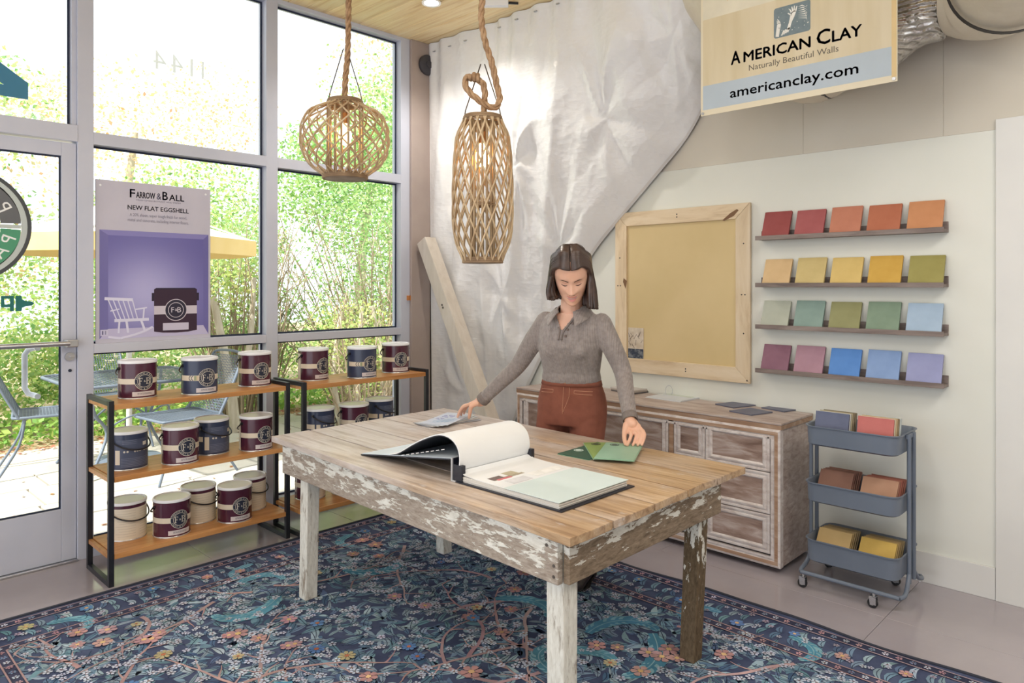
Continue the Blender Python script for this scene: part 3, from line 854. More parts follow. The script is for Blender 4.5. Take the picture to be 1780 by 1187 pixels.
# ================================================================ poster
def poster():
    y = YW + .018
    x0, x1, z0, z1 = 1.196, 1.803, 1.1155, 1.985
    t = thing('display_board', 'lavender display board with printed tin and rocking chair, standing on the window rail', 'poster', ((x0 + x1) / 2, y, z0))
    MB().box(x0, y, z0, x1, y + .009, z1).build('board', plain('board_grey', (196, 194, 210), (200, 198, 213), rough=.5), t)
    P = MB(); yy = y - .0006
    def rect(a, b_, c, d, colr, dy=0): P.col = lin(colr); P.add([(a, yy - dy, b_), (c, yy - dy, b_), (c, yy - dy, d), (a, yy - dy, d)], [(0, 1, 2, 3)])
    def quad(pts, colr, dy): P.col = lin(colr); P.add([(p[0], yy - dy, p[1]) for p in pts], [tuple(range(len(pts)))])
    nx0, nx1, nz0, nz1 = x0 + .018, x1 - .012, z0 + .022, z0 + .604
    bx0, bx1, bz0, bz1 = nx0 + .042, nx1 - .03, z0 + .075, nz1 - .028
    N = 14
    for i in range(N):
        for j in range(N):
            vs = []; cs = []
            for a, b_ in ((i, j), (i + 1, j), (i + 1, j + 1), (i, j + 1)):
                u, w = a / N, b_ / N
                d = math.exp(-(((u - .38) / .5) ** 2 + ((w - .38) / .48) ** 2))
                cs.append(lin(tuple(p + (q - p) * d for p, q in zip((104, 100, 168), (182, 180, 226)))))
                vs.append((bx0 + (bx1 - bx0) * u, yy, bz0 + (bz1 - bz0) * w))
            o = len(P.v); P.v += vs; P.c += cs; P.f.append((o, o + 1, o + 2, o + 3))
    quad([(nx0, nz0), (bx0, bz0), (bx0, bz1), (nx0, nz1)], (120, 116, 176), 0)
    quad([(bx1, bz0), (nx1, nz0), (nx1, nz1), (bx1, bz1)], (112, 108, 172), 0)
    quad([(nx0, nz1), (bx0, bz1), (bx1, bz1), (nx1, nz1)], (140, 136, 196), 0)
    quad([(nx0, nz0), (nx1, nz0), (bx1, bz0), (bx0, bz0)], (196, 192, 226), 0)
    # printed tin
    cx, cz, w, h = x0 + .41, z0 + .05, .118, .235
    quad([(cx - w, cz), (cx - w * .6, cz - .008), (cx, cz - .011), (cx + w * .6, cz - .008), (cx + w, cz), (cx + w, cz + h), (cx - w, cz + h)], (58, 40, 60), .0003)
    quad([(cx - w, cz + h), (cx + w, cz + h), (cx + w * .9, cz + h + .008), (cx - w * .9, cz + h + .008)], (40, 34, 58), .0003)
    rect(cx - w, cz + .095, cx + w, cz + .142, (206, 200, 214), .0006)
    rect(cx - w * .6, cz + .004, cx + w * .6, cz + .045, (204, 200, 222), .0006)
    rect(cx - w - .012, cz + .17, cx - w, cz + .215, (46, 36, 58), .0003); rect(cx + w, cz + .17, cx + w + .012, cz + .215, (46, 36, 58), .0003)
    def dsc(r0, r1, colr, dy, n=32):
        P.col = lin(colr)
        for p in arc(cx, cz + .118, r0, r1, 0, 2 * pi, n): P.add([(q[0], yy - dy, q[1]) for q in p], [(3, 2, 1, 0)])
    dsc(0, .062, (44, 42, 62), .0009); dsc(.058, .062, (216, 210, 222), .0012); dsc(.040, .043, (216, 210, 222), .0012)
    # printed rocking chair
    ch = (222, 222, 246); kk = [0]
    def bar2(a, b_, w): 
        dx, dz = b_[0] - a[0], b_[1] - a[1]; L = math.hypot(dx, dz); nx, nz = -dz / L * w, dx / L * w
        kk[0] += 1; quad([(a[0] + nx, a[1] + nz), (a[0] - nx, a[1] - nz), (b_[0] - nx, b_[1] - nz), (b_[0] + nx, b_[1] + nz)][::-1], ch, .0005 + kk[0] * .00004)
    ox, oz = x0 + .04, z0 + .03
    for k in range(6): bar2((ox + .062 + k * .021, oz + .09), (ox + .018 + k * .024, oz + .205), .0028)
    bar2((ox + .002, oz + .207), (ox + .142, oz + .199), .008)
    bar2((ox + .05, oz + .088), (ox + .225, oz + .090), .008)
    bar2((ox + .15, oz + .145), (ox + .215, oz + .155), .004); bar2((ox + .195, oz + .09), (ox + .2, oz + .155), .004)
    bar2((ox + .03, oz + .14), (ox + .075, oz + .15), .003)
    bar2((ox + .11, oz + .085), (ox + .118, oz + .02), .006); bar2((ox + .185, oz + .085), (ox + .205, oz + .025), .006); bar2((ox + .075, oz + .085), (ox + .07, oz + .02), .005)
    pts = [(ox + .02, oz + .002), (ox + .08, oz - .008), (ox + .15, oz + .008), (ox + .205, oz + .026), (ox + .245, oz + .048)]
    for a, b_ in zip(pts, pts[1:]): bar2(a, b_, .006)
    pts = [(ox + .15, oz + .012), (ox + .19, oz + .02), (ox + .24, oz + .05)]
    rect(x0 + .022, z0 + .038, x0 + .060, z0 + .072, (206, 204, 232), .0003)
    rect(x0 + .030, z0 + .045, x0 + .036, z0 + .065, (90, 88, 130), .0006); rect(x0 + .044, z0 + .045, x0 + .050, z0 + .065, (150, 148, 180), .0006)
    P.build('printed_picture', attr_mat('print_colours', .45, .4, 0), t)
    M_PD = plain('print_dark', (60, 60, 86), rough=.5)
    def line(st, w, h, z, bold=0, cx=(x0 + x1) / 2 + .025, nm='heading', m_=None):
        vs, fs = text2d(st, width=w, height=h, cx=cx, cy=z, bold=bold); MB().add([(p[0], yy - .0004, p[1]) for p in vs], fs).build(nm, m_ or M_PD, t)
    c0 = (x0 + x1) / 2 + .015
    line('F', .026, .046, z1 - .082, .0008, c0 - .138); line('ARROW', .098, .034, z1 - .082, .0006, c0 - .070); line('&', .024, .036, z1 - .082, 0, c0 + .0)
    line('B', .028, .046, z1 - .082, .0008, c0 + .033); line('ALL', .082, .034, z1 - .082, .0006, c0 + .096)
    line('NEW FLAT EGGSHELL', .325, .024, z1 - .148, .0003, c0)
    for args in (('CRAFTSMEN IN PAINT AND PAPER', .24, .008, z1 - .098, 0, c0), ('A 20% sheen, super tough finish for wood,', .305, .017, z1 - .184, 0, c0), ('metal and concrete, including interior floors.', .325, .017, z1 - .212, 0, c0)):
        line(*args, nm='small_print', m_=plain('print_grey', (130, 130, 150), rough=.5))
    for px in (x0 + .022, x1 - .028): MB().cyl((px, y - .001, z1 - .03), (px, y, z1 - .03), .006, n=12).build('rivet', M_LID, t)
    vs, fs = text2d('F', height=.030, cx=cx - .018, cy=cz + .104); v2, f2 = text2d('B', height=.030, cx=cx + .018, cy=cz + .104); v3, f3 = text2d('&', height=.014, cx=cx + .001, cy=cz + .112)
    b = MB(); q = lambda vv: [(p[0], yy - .0016, p[1]) for p in vv]
    b.add(q(vs), fs); b.add(q(v2), f2); b.add(q(v3), f3)
    b.build('printed_monogram', plain('print_light', (216, 210, 222), rough=.5), t)
poster()

# ================================================================ farmhouse table
def table_top_mat():
    m, n, l, b = base('old_pine_top', .42, 0, .45)
    oi = n.new('ShaderNodeObjectInfo'); tc = n.new('ShaderNodeTexCoord')
    ma = n.new('ShaderNodeVectorMath'); ma.operation = 'MULTIPLY_ADD'
    cx = n.new('ShaderNodeCombineXYZ')
    for k in range(3): l.new(oi.outputs['Random'], cx.inputs[k])
    l.new(cx.outputs[0], ma.inputs[0]); ma.inputs[1].default_value = (31, 17, 23); l.new(tc.outputs['Object'], ma.inputs[2])
    mp = n.new('ShaderNodeMapping'); mp.inputs['Scale'].default_value = (16, 1.1, 16); l.new(ma.outputs[0], mp.inputs['Vector'])
    f = noisen(n, l, mp.outputs[0], 2.2, 9, .66, .8)
    warm = ramp(n, l, f, [(.28, (118, 90, 64)), (.44, (174, 142, 108)), (.6, (200, 170, 134)), (.75, (217, 196, 168))])
    grey = ramp(n, l, f, [(.28, (172, 158, 148)), (.5, (212, 203, 199)), (.75, (228, 223, 221))])
    mp2 = n.new('ShaderNodeMapping'); mp2.inputs['Scale'].default_value = (2.2, 1.1, 2); l.new(ma.outputs[0], mp2.inputs['Vector'])
    sx = n.new('ShaderNodeSeparateXYZ'); l.new(tc.outputs['Object'], sx.inputs[0])
    # the top turns greyer towards the window end
    mr = n.new('ShaderNodeMapRange'); mr.inputs[1].default_value = -1.0; mr.inputs[2].default_value = .6; l.new(sx.outputs[1], mr.inputs[0])
    f2 = noisen(n, l, mp2.outputs[0], 2.4, 5)
    ad = n.new('ShaderNodeMath'); ad.operation = 'ADD'; l.new(mr.outputs[0], ad.inputs[0])
    mr2 = n.new('ShaderNodeMapRange'); mr2.inputs[1].default_value = .3; mr2.inputs[2].default_value = .7; mr2.inputs[3].default_value = -.4; mr2.inputs[4].default_value = .4; l.new(f2, mr2.inputs[0])
    l.new(mr2.outputs[0], ad.inputs[1]); ad.use_clamp = True
    c = mixc(n, l, ad.outputs[0], warm, grey)
    mp5 = n.new('ShaderNodeMapping'); mp5.inputs['Scale'].default_value = (5, 1.3, 5); l.new(ma.outputs[0], mp5.inputs['Vector'])
    f5 = noisen(n, l, mp5.outputs[0], 2.0, 6, .6, .5)
    c = mixc(n, l, ramp(n, l, f5, [(.42, (0, 0, 0)), (.62, (120, 120, 120))]), c, (124, 98, 76))
    mp6 = n.new('ShaderNodeMapping'); mp6.inputs['Scale'].default_value = (40, .8, 40); l.new(ma.outputs[0], mp6.inputs['Vector'])
    f6 = noisen(n, l, mp6.outputs[0], 2.5, 4, .6)
    c = mixc(n, l, ramp(n, l, f6, [(.60, (0, 0, 0)), (.72, (150, 150, 150))]), c, (104, 80, 60))
    # worn white paint residue, plus bluish window reflections put into the colour
    mp3 = n.new('ShaderNodeMapping'); mp3.inputs['Scale'].default_value = (7, 3, 7); l.new(ma.outputs[0], mp3.inputs['Vector'])
    f3 = noisen(n, l, mp3.outputs[0], 1.6, 7, .65)
    c = mixc(n, l, ramp(n, l, f3, [(.61, (0, 0, 0)), (.70, (180, 180, 180))]), c, (224, 226, 232))
    f4 = noisen(n, l, mp.outputs[0], 6, 3)
    c = mixc(n, l, ramp(n, l, f4, [(.66, (0, 0, 0)), (.74, (140, 140, 140))]), c, (92, 62, 40))
    l.new(c, b.inputs['Base Color'])
    bumpn(n, l, b, f, .15, .003)
    return m
M_TOP = table_top_mat()
def peel(name, white_lo, white_hi, wood1, wood2, grain=(3, 1, 3), top_bias=0, zmid=0, zspan=.1, sc=9):
    """weathered board with flaking white paint; more paint above zmid when top_bias > 0"""
    m, n, l, b = base(name, .75, 0, .25)
    oi = n.new('ShaderNodeObjectInfo'); tc = n.new('ShaderNodeTexCoord')
    v0 = tc.outputs['Object']
    mp = n.new('ShaderNodeMapping'); mp.inputs['Scale'].default_value = tuple(8 * g for g in grain); l.new(v0, mp.inputs['Vector'])
    f = noisen(n, l, mp.outputs[0], 3, 8, .65, .4)
    wd = ramp(n, l, f, [(.3, wood1), (.7, wood2)])
    mp2 = n.new('ShaderNodeMapping'); mp2.inputs['Scale'].default_value = grain; l.new(v0, mp2.inputs['Vector'])
    fp = noisen(n, l, mp2.outputs[0], sc, 9, .68, .3)
    if top_bias:
        s = n.new('ShaderNodeSeparateXYZ'); l.new(v0, s.inputs[0])
        mr = n.new('ShaderNodeMapRange'); mr.inputs[1].default_value = zmid - zspan; mr.inputs[2].default_value = zmid + zspan
        mr.inputs[3].default_value = -top_bias; mr.inputs[4].default_value = top_bias; l.new(s.outputs[2], mr.inputs[0])
        a = n.new('ShaderNodeMath'); a.operation = 'ADD'; l.new(fp, a.inputs[0]); l.new(mr.outputs[0], a.inputs[1]); fp = a.outputs[0]
    mk = ramp(n, l, fp, [(white_lo, (0, 0, 0)), (white_hi, (255, 255, 255))])
    pt = ramp(n, l, f, [(.3, (206, 202, 192)), (.6, (232, 230, 222))])
    l.new(mixc(n, l, mk, wd, pt), b.inputs['Base Color'])
    ad = n.new('ShaderNodeMath'); ad.operation = 'MULTIPLY_ADD'; l.new(mk, ad.inputs[0]); ad.inputs[1].default_value = .8; l.new(f, ad.inputs[2])
    bumpn(n, l, b, ad.outputs[0], .5, .004)
    return m
W1, W2 = (112, 96, 82), (168, 152, 136)
M_APLEFT = peel('peeling_apron_long', .54, .57, (136, 122, 110), (188, 176, 164), (2, 1, 4), .10, -.02, .09, 11)
M_APEND = peel('peeling_apron_end', .55, .565, (104, 88, 72), (160, 142, 122), (1, 2, 4), .13, .0, .08, 11)
M_LEGW = peel('whitewashed_leg', .34, .44, (140, 126, 112), (180, 168, 154), (4, 4, 1), 0, 0, .1, 8)
M_LEGD = peel('flaking_dark_leg', .52, .535, (78, 64, 48), (120, 102, 80), (4, 4, 1.4), .12, .12, .3, 9)
tb = thing('farmhouse_table', 'old plank table with a worn pine top and flaking white painted aprons and legs', 'table', (2.15, 2.24, 0))
cFL, cN, cR, cF = Vector((1.653, 3.182, 0)), Vector((1.577, 1.291, 0)), Vector((2.667, 1.297, 0)), Vector((2.728, 3.189, 0))
rng = random.Random(3)
us = [0, .192, .405, .60, .795, 1]
for i in range(5):
    g0, g1 = us[i] + (.0042 if i else 0), us[i + 1] - (.0042 if i < 4 else 0)
    nseg = 10
    ptsL, ptsR = [], []
    for k in range(nseg + 1):
        t = k / nseg
        e0, e1 = cN.lerp(cFL, t), cR.lerp(cF, t)
        jl = .004 * sin(t * 9) if i == 0 else 0; jr = .006 * sin(t * 7 + 1) if i == 4 else 0
        ptsL.append(e0.lerp(e1, g0) + Vector((jl, 0, 0))); ptsR.append(e0.lerp(e1, g1) + Vector((jr, 0, 0)))
    nE, fE = rng.uniform(-.006, .006), rng.uniform(-.006, .006)
    midn = (ptsL[0] + ptsR[0]) / 2 + Vector((0, nE + rng.uniform(-.004, .006), 0)); midf = (ptsL[-1] + ptsR[-1]) / 2 + Vector((0, fE, 0))
    ring = [midn] + ptsR + [midf] + ptsL[::-1]
    zt = .708 - rng.uniform(0, .0012)
    MB().prism([(p.x, p.y) for p in ring], (0, 0, zt - .026), (1, 0, 0), (0, 1, 0), (0, 0, .026)).build('plank', M_TOP, tb, bevel=.0018).location = (0, 0, 0)
# plank coordinates sit at the table's origin, so the pine is greyer towards the window end
zt0, zt1 = .545, .6815
pA, pB, pC, pD = Vector((1.612, 1.345, 0)), Vector((1.682, 3.105, 0)), Vector((2.556, 1.352, 0)), Vector((2.62, 3.11, 0))
def apron(a, b_, name, mat, th=.024, z0=zt0, z1=zt1):
    a, b_ = Vector(a), Vector(b_); d = (b_ - a); mid = (a + b_) / 2 + Vector((0, 0, (z0 + z1) / 2))
    t = d.normalized(); nrm = Vector((-t.y, t.x, 0))
    o = MB().obox((0, 0, 0), d / 2, nrm * th / 2, (0, 0, (z1 - z0) / 2)).build(name, mat, tb, local=True, bevel=.003)
    o.location = mid - Vector((2.15, 2.24, 0))
    return o
apron(pA + Vector((0, .012, 0)), pB, 'apron', M_APLEFT)
apron(pA + Vector((.013, 0, 0)), pC, 'apron', M_APEND)
apron(pC + Vector((0, .012, 0)), pD + Vector((0, -.012, 0)), 'apron', M_APLEFT)
apron(pB + Vector((.012, 0, 0)), pD, 'apron', M_APEND)
def leg(top, foot, w, mat):
    z1 = .68; h = w / 2
    vs = [(foot[0] + a * h, foot[1] + b_ * h, .0065) for a, b_ in ((-1, -1), (1, -1), (1, 1), (-1, 1))] + [(top[0] + a * h * 1.08, top[1] + b_ * h * 1.08, z1) for a, b_ in ((-1, -1), (1, -1), (1, 1), (-1, 1))]
    cx, cy_ = (top[0] + foot[0]) / 2, (top[1] + foot[1]) / 2
    o = MB().add([(p[0] - cx, p[1] - cy_, p[2] - .34) for p in vs], [(3, 2, 1, 0), (4, 5, 6, 7), (0, 1, 5, 4), (1, 2, 6, 5), (2, 3, 7, 6), (3, 0, 4, 7)]).build('leg', mat, tb, local=True, bevel=.004)
    o.location = (cx - 2.15, cy_ - 2.24, .34); return o
leg((1.665, 1.395), (1.66, 1.39), .064, M_LEGW)
leg((1.722, 2.94), (1.70, 2.925), .06, M_LEGW)
leg((2.505, 1.41), (2.43, 1.40), .062, M_LEGD)
leg((2.55, 3.02), (2.49, 2.90), .06, M_LEGW)
nl = MB()
for y_, z_ in ((1.372, .60), (1.372, .568), (1.40, .655)): nl.cyl((1.5985, y_, z_), (1.5998, y_, z_), .005, n=8)
nl.build('nail', plain('nail_dark', (80, 72, 66)), tb)

# ================================================================ things on the table
ZT = .7085
M_PAPER = plain('white_paper', (232, 234, 236), (238, 240, 242), rough=.55, ns=3)
M_COVER = plain('black_cover', (32, 34, 46), (38, 40, 52), rough=.4, ns=8)
M_PEDGE = plain('page_edges', (212, 208, 202), (232, 230, 226), rough=.7, ns=3, sc=(1, 1, 200))
M_MINT = plain('mint_swatch', (210, 226, 226), (216, 231, 231), rough=.5)
M_LINING = plain('pale_blue_lining', (214, 226, 238), rough=.45)
bk = thing('swatch_book', 'large open black swatch book with a rolled white page bundle on the table', 'book', (1.93, 1.75, ZT))
MB().box(1.730, 1.452, ZT, 2.135, 1.955, ZT + .004).build('back_cover', M_COVER, bk, bevel=.001)
st = MB()
for k in range(7):
    j = .004 * sin(k * 2.3)
    st.box(1.742 + j * .3, 1.470 + j, ZT + .0042 + k * .0028, 2.113 + j, 1.95, ZT + .0042 + k * .0028 + .0025)
st.build('page_block', M_PEDGE, bk)
zp = ZT + .0245
def prof_page(b, pts, x0, x1, zz=0):
    vs = [(x, y, z + zz) for y, z in pts for x in (x0, x1)]
    return b.add(vs, [(2 * i, 2 * i + 1, 2 * i + 3, 2 * i + 2) for i in range(len(pts) - 1)])
pg_pts = [(1.472, zp), (1.70, zp), (1.86, zp + .002), (1.92, zp + .006), (1.945, zp + .016)]
pgm = MB(); prof_page(pgm, pg_pts, 1.742, 2.113); prof_page(pgm, pg_pts, 1.742, 2.113, -.0022)
for x in (1.742, 2.113):
    for (a, c), (d, e) in zip(pg_pts, pg_pts[1:]): pgm.add([(x, a, c - .0022), (x, d, e - .0022), (x, d, e), (x, a, c)], [(0, 1, 2, 3)])
pgm.build('open_page', M_PAPER, bk)
MB().box(1.736, 1.466, zp + .0006, 2.116, 1.712, zp + .0022).build('mint_page', M_MINT, bk)
def onpage(nm, x0, x1, y0, y1, colr, dz=.0026):
    return MB().box(x0, y0, zp + .0008, x1, y1, zp + dz).build(nm, plain(nm + '_ink_%d_%d' % (colr[0], colr[2]), colr, tuple(min(255, c + 18) for c in colr), rough=.5, ns=25), bk)
onpage('printed_picture', 1.775, 1.93, 1.795, 1.875, (150, 140, 118), .0014)
onpage('printed_picture', 1.775, 1.835, 1.80, 1.87, (86, 66, 60), .0017)
onpage('printed_picture', 1.79, 1.86, 1.79, 1.803, (196, 92, 98), .0019)
onpage('printed_picture', 1.86, 1.915, 1.81, 1.86, (170, 160, 130), .0019)
onpage('printed_tint', 1.80, 1.90, 1.725, 1.775, (206, 206, 210), .0012)
onpage('printed_tint', 1.93, 2.09, 1.735, 1.90, (228, 228, 226), .0011)
onpage('printed_line', 1.755, 1.82, 1.888, 1.894, (170, 110, 100), .0012)
onpage('printed_line', 1.86, 2.05, 1.884, 1.889, (168, 160, 150), .0012)
# spine box
MB().box(1.738, 1.972, ZT + .001, 2.128, 1.976, ZT + .083).build('spine_board', M_COVER, bk)
MB().box(1.731, 1.976, ZT, 2.131, 1.979, ZT + .085).build('spine_edge', plain('pale_spine', (206, 210, 216), rough=.4), bk)
for x in (1.736, 2.108): MB().box(x, 1.925, ZT + .004, x + .018, 1.972, ZT + .062).build('spine_block', M_COVER, bk, bevel=.001)
MB().box(1.731, 1.925, ZT, 2.131, 1.976, ZT + .0035).build('spine_foot', plain('pale_spine', (206, 210, 216)), bk)
# front cover sloping from the spine down to the table, its pale lining on top
MB().obox((1.931, 2.2665, ZT + .0405), (.2, 0, 0), (0, .2875, -.0385), (0, .0003, .0022)).build('front_cover', M_COVER, bk)
MB().obox((1.931, 2.2665, ZT + .0438), (.196, 0, 0), (0, .284, -.038), (0, .0001, .0008)).build('cover_lining', M_LINING, bk)
RB = [(2.36, .741), (2.309, .754), (2.26, .778), (2.217, .801), (2.165, .826), (2.112, .847), (2.075, .859), (2.045, .865), (2.01, .864), (1.98, .855), (1.957, .838), (1.945, .815), (1.941, .79), (1.944, .768), (1.951, .750)]
RBs = [catmull([(0, y, z) for y, z in RB], k / 40) for k in range(41)]
def roll(d0, d1, mat, nm, x0=1.738, x1=2.112):
    def off(i, d):
        a, c = RBs[max(i - 1, 0)], RBs[min(i + 1, 40)]; t = (c - a).normalized(); nrm = Vector((0, -t.z, t.y))
        return RBs[i] + nrm * -d
    b = MB(); 
    vs = []
    for i in range(41):
        p, q = off(i, d0), off(i, d1)
        vs += [(x0, p.y, p.z), (x1, p.y, p.z), (x1, q.y, q.z), (x0, q.y, q.z)]
    fs = []
    for i in range(40):
        for k in range(4): fs.append((i * 4 + k, i * 4 + (k + 1) % 4, i * 4 + 4 + (k + 1) % 4, i * 4 + 4 + k))
    fs += [(0, 1, 2, 3), (163, 162, 161, 160)]
    b.add(vs, fs); o = b.build(nm, mat, bk, smooth=40)
    return o
roll(.0, .004, M_PAPER, 'turned_pages'); roll(-.0035, -.0003, M_COVER, 'dark_sheet')
dl = MB()
for k in range(9):
    y = 2.28 - k * .03; dl.beam((1.7365, y, .752 + k * .0075), (1.7365, y - .018, .7565 + k * .0075), .0012, .0025)
dl.build('dashed_fold', M_PAPER, bk)
# fan of brochures under the right hand
M_BRO = plain('brochure_grey', (204, 208, 214), (216, 219, 224), rough=.4)
bro_cols = [((160, 162, 172), 'grey brochure lowest in the fan on the table', -38), ((206, 200, 196), 'cream brochure second from the bottom of the fan on the table', -29), ((198, 204, 210), 'pale grey brochure third from the bottom of the fan on the table', -20),
            ((212, 218, 224), 'white brochure just under the blue flowered one on the table', -12), ((206, 216, 234), 'pale blue flowered brochure on top of the fan on the table', -4)]
for k, (c, lab, a) in enumerate(bro_cols):
    t = thing('brochure', lab, 'brochure', (2.47, 2.85, ZT + .0005 + k * .0035), R(a + 28), 'brochures fanned under the hand')
    MB().box(-.16, -.075, 0, .16, .075, .0016).build('pages', M_PAPER, t, local=True)
    MB().box(-.162, -.077, .0017, .162, .077, .003).build('cover', plain('brochure_cover_%d' % k, c, tuple(min(255, v + 14) for v in c), rough=.35, ns=12), t, local=True)
    if k == 4:
        b = MB()
        for fx, fy, s in ((.055, .02, .034), (-.02, .035, .022)):
            for j in range(6):
                an = j * pi / 3; b.prism([(fx + s * .25 * cos(an), fy + s * .25 * sin(an)), (fx + s * cos(an - .35), fy + s * sin(an - .35)), (fx + s * 1.1 * cos(an), fy + s * 1.1 * sin(an)), (fx + s * cos(an + .35), fy + s * sin(an + .35))], (0, 0, .0031), (1, 0, 0), (0, 1, 0), (0, 0, .0002))
        b.build('printed_flower', plain('flower_violet', (146, 152, 204), rough=.4), t, local=True)
        b = MB()
        for j in range(5): b.prism([(q[0], q[1]) for p in [arc(-.09, -.06, .03 + j * .018, .036 + j * .018, .2, 2.0, 1)[0]] for q in p], (0, 0, .0031), (1, 0, 0), (0, 1, 0), (0, 0, .0002))
        for j in range(4):
            for p in arc(-.10, -.07, .035 + j * .022, .043 + j * .022, .1, 1.6, 12): b.prism(p, (0, 0, .0031), (1, 0, 0), (0, 1, 0), (0, 0, .0002))
        b.build('printed_waves', plain('wave_blue', (168, 196, 226), rough=.4), t, local=True)
# three green colour cards
M_G1 = plain('dark_green_card', (52, 92, 78), (58, 100, 84), rough=.4); M_G2 = plain('lime_green_card', (136, 164, 96), (144, 172, 104), rough=.4); M_G3 = plain('mint_green_card', (142, 184, 160), (150, 190, 166), rough=.4)
M_G0 = plain('pale_green_edge', (160, 198, 172), rough=.45)
def card(lab, loc, rz, m, em, spot=(0, 0), tilt=0):
    t = thing('colour_card', lab, 'card', loc, 0, 'green colour cards', rot=(0, tilt, rz))
    MB().box(-.148, -.080, 0, .148, .080, .0035).build('board', m, t, local=True, bevel=.0008)
    MB().box(-.150, -.082, -.0012, .150, .082, -.0001).build('backing', M_G0, t, local=True)
    r = MB().lathe([(.021, 0), (.021, .0004)], 28, c=(spot[0], spot[1], .0036)).build('emblem', em, t, local=True)
    MB().lathe([(.016, 0), (.016, .0003)], 24, c=(spot[0], spot[1], .0041)).build('emblem_ring', m, r, local=True)
    MB().lathe([(.013, 0), (.013, .0003)], 24, c=(spot[0], spot[1], .0045)).build('emblem_centre', em, r, local=True)
    return t
M_EMB = plain('emblem_dark', (58, 72, 62), rough=.4)
card('dark green colour card with a pale round emblem, lowest of the three fanned cards', (2.468, 1.892, ZT + .0015), R(3), M_G1, plain('emblem_pale', (206, 224, 216), rough=.4), (-.045, .045))
card('lime green colour card fanned between the dark green and the mint one', (2.490, 1.836, ZT + .0075), R(46), M_G2, M_EMB, (.112, .030))
card('mint green colour card under the fingertips, topmost of the three', (2.490, 1.772, ZT + .0135), R(27), M_G3, M_EMB, (.108, .036))

# ================================================================ dresser
M_WASH = wood('limed_wood', (158, 138, 130), (188, 172, 165), (210, 201, 197), grain=(5, 1.2, 12), ns=3.4, rough=.55, bump=.15)
M_WASHP = wood('limed_panel', (122, 98, 88), (160, 138, 128), (202, 191, 188), grain=(4, 1.5, 8), ns=2.6, rough=.55, bump=.1)
M_MOULD = wood('limed_moulding', (184, 170, 166), (212, 203, 200), (230, 225, 224), grain=(7, 3, 7), ns=4, rough=.5, bump=.1)
M_EDGE = wood('bare_oak_edge', (152, 116, 92), (176, 144, 120), (200, 178, 160), grain=(6, 1, 9), ns=3, rough=.5, bump=.1)
M_DARK = plain('dark_recess', (64, 56, 54), rough=.8)
ds = thing('dresser', 'long limed oak dresser with framed doors and drawers against the right wall', 'cabinet', (3.65, 2.39, 0))
DX, DY0, DY1, DZ = 3.45, 1.492, 3.278, .745
MB().box(DX + .03, DY0 + .004, .03, XR - .014, DY1 - .004, DZ - .032).build('body', M_WASH, ds)
MB().box(DX + .06, DY0 + .04, 0, XR - .03, DY1 - .04, .03).build('plinth', M_DARK, ds)
MB().box(DX - .004, DY0 - .006, DZ - .012, XR - .012, DY1 + .006, DZ).build('top', M_WASH, ds, bevel=.003)
MB().prism([(DX - .002, DZ - .034), (DX + .006, DZ - .034), (DX + .006, DZ - .0125), (DX - .004, DZ - .0125)], (0, DY0 - .004, 0), (1, 0, 0), (0, 0, 1), (0, DY1 - DY0 + .008, 0)).build('top_edge', M_EDGE, ds)
MB().box(DX + .006, DY0 - .004, DZ - .034, XR - .013, DY0 + .004, DZ - .0125).build('top_edge', M_EDGE, ds)
def mould_frame(y0, y1, z0, z1, prof, name, mat, par):
    """mitred moulding around a rectangle on the front (plane x = DX, facing -x); prof = [(inset, projection)]"""
    b = MB(); vs = []
    for ins, pr in prof:
        x = DX - pr
        vs += [(x, y0 + ins, z0 + ins), (x, y1 - ins, z0 + ins), (x, y1 - ins, z1 - ins), (x, y0 + ins, z1 - ins)]
    fs = []
    for i in range(len(prof) - 1):
        for k in range(4): fs.append((i * 4 + k, (i + 1) * 4 + k, (i + 1) * 4 + (k + 1) % 4, i * 4 + (k + 1) % 4))
    b.add(vs, fs); return b.build(name, mat, par)
FZ0, FZ1 = .03, DZ - .034
mould_frame(DY0, DY1, FZ0, FZ1, [(0, -.03), (0, .004), (.010, .008), (.026, .008), (.030, .004), (.036, .004), (.040, .007), (.048, .007), (.050, -.01)], 'front_frame', M_MOULD, ds)
mould_frame(DY0 + .002, DY1 - .002, FZ0 + .002, FZ1 - .002, [(.009, .0075), (.010, .0088), (.026, .0088), (.027, .0075)], 'front_frame_band', M_EDGE, ds)
MB().box(DX + .008, DY0 + .05, FZ0 + .05, DX + .03, DY1 - .05, FZ1 - .05).build('face', M_DARK, ds)
def panel_front(y0, y1, z0, z1, name):
    o = MB().box(DX - .001, y0 + .012, z0 + .012, DX + .012, y1 - .012, z1 - .012).build(name, M_WASHP, ds)
    mould_frame(y0, y1, z0, z1, [(0, -.012), (0, .004), (.003, .007), (.011, .007), (.014, .003), (.020, .003), (.023, .008), (.031, .009), (.036, .006), (.042, -.001)], 'moulding', M_MOULD, o)
    MB().box(DX - .0022, y0 + .040, z0 + .040, DX - .0005, y1 - .040, z1 - .040).build('field', M_WASHP, o)
    return o
ys_ = [1.545, 1.897, 2.085]
rows = [(.09, .283), (.287, .492), (.496, .695)]
for a, c in rows: panel_front(1.545, 1.897, a, c, 'drawer'); panel_front(1.901, 2.088, a, c, 'drawer')
for a, c in ((2.125, 2.66), (2.68, 3.215)): panel_front(a, c, .09, .695, 'door')
MB().box(DX - .004, 2.092, .085, DX + .01, 2.121, .70).build('stile', M_EDGE, ds, bevel=.002)
MB().box(DX - .004, 2.664, .085, DX + .01, 2.676, .70).build('stile', M_EDGE, ds, bevel=.002)

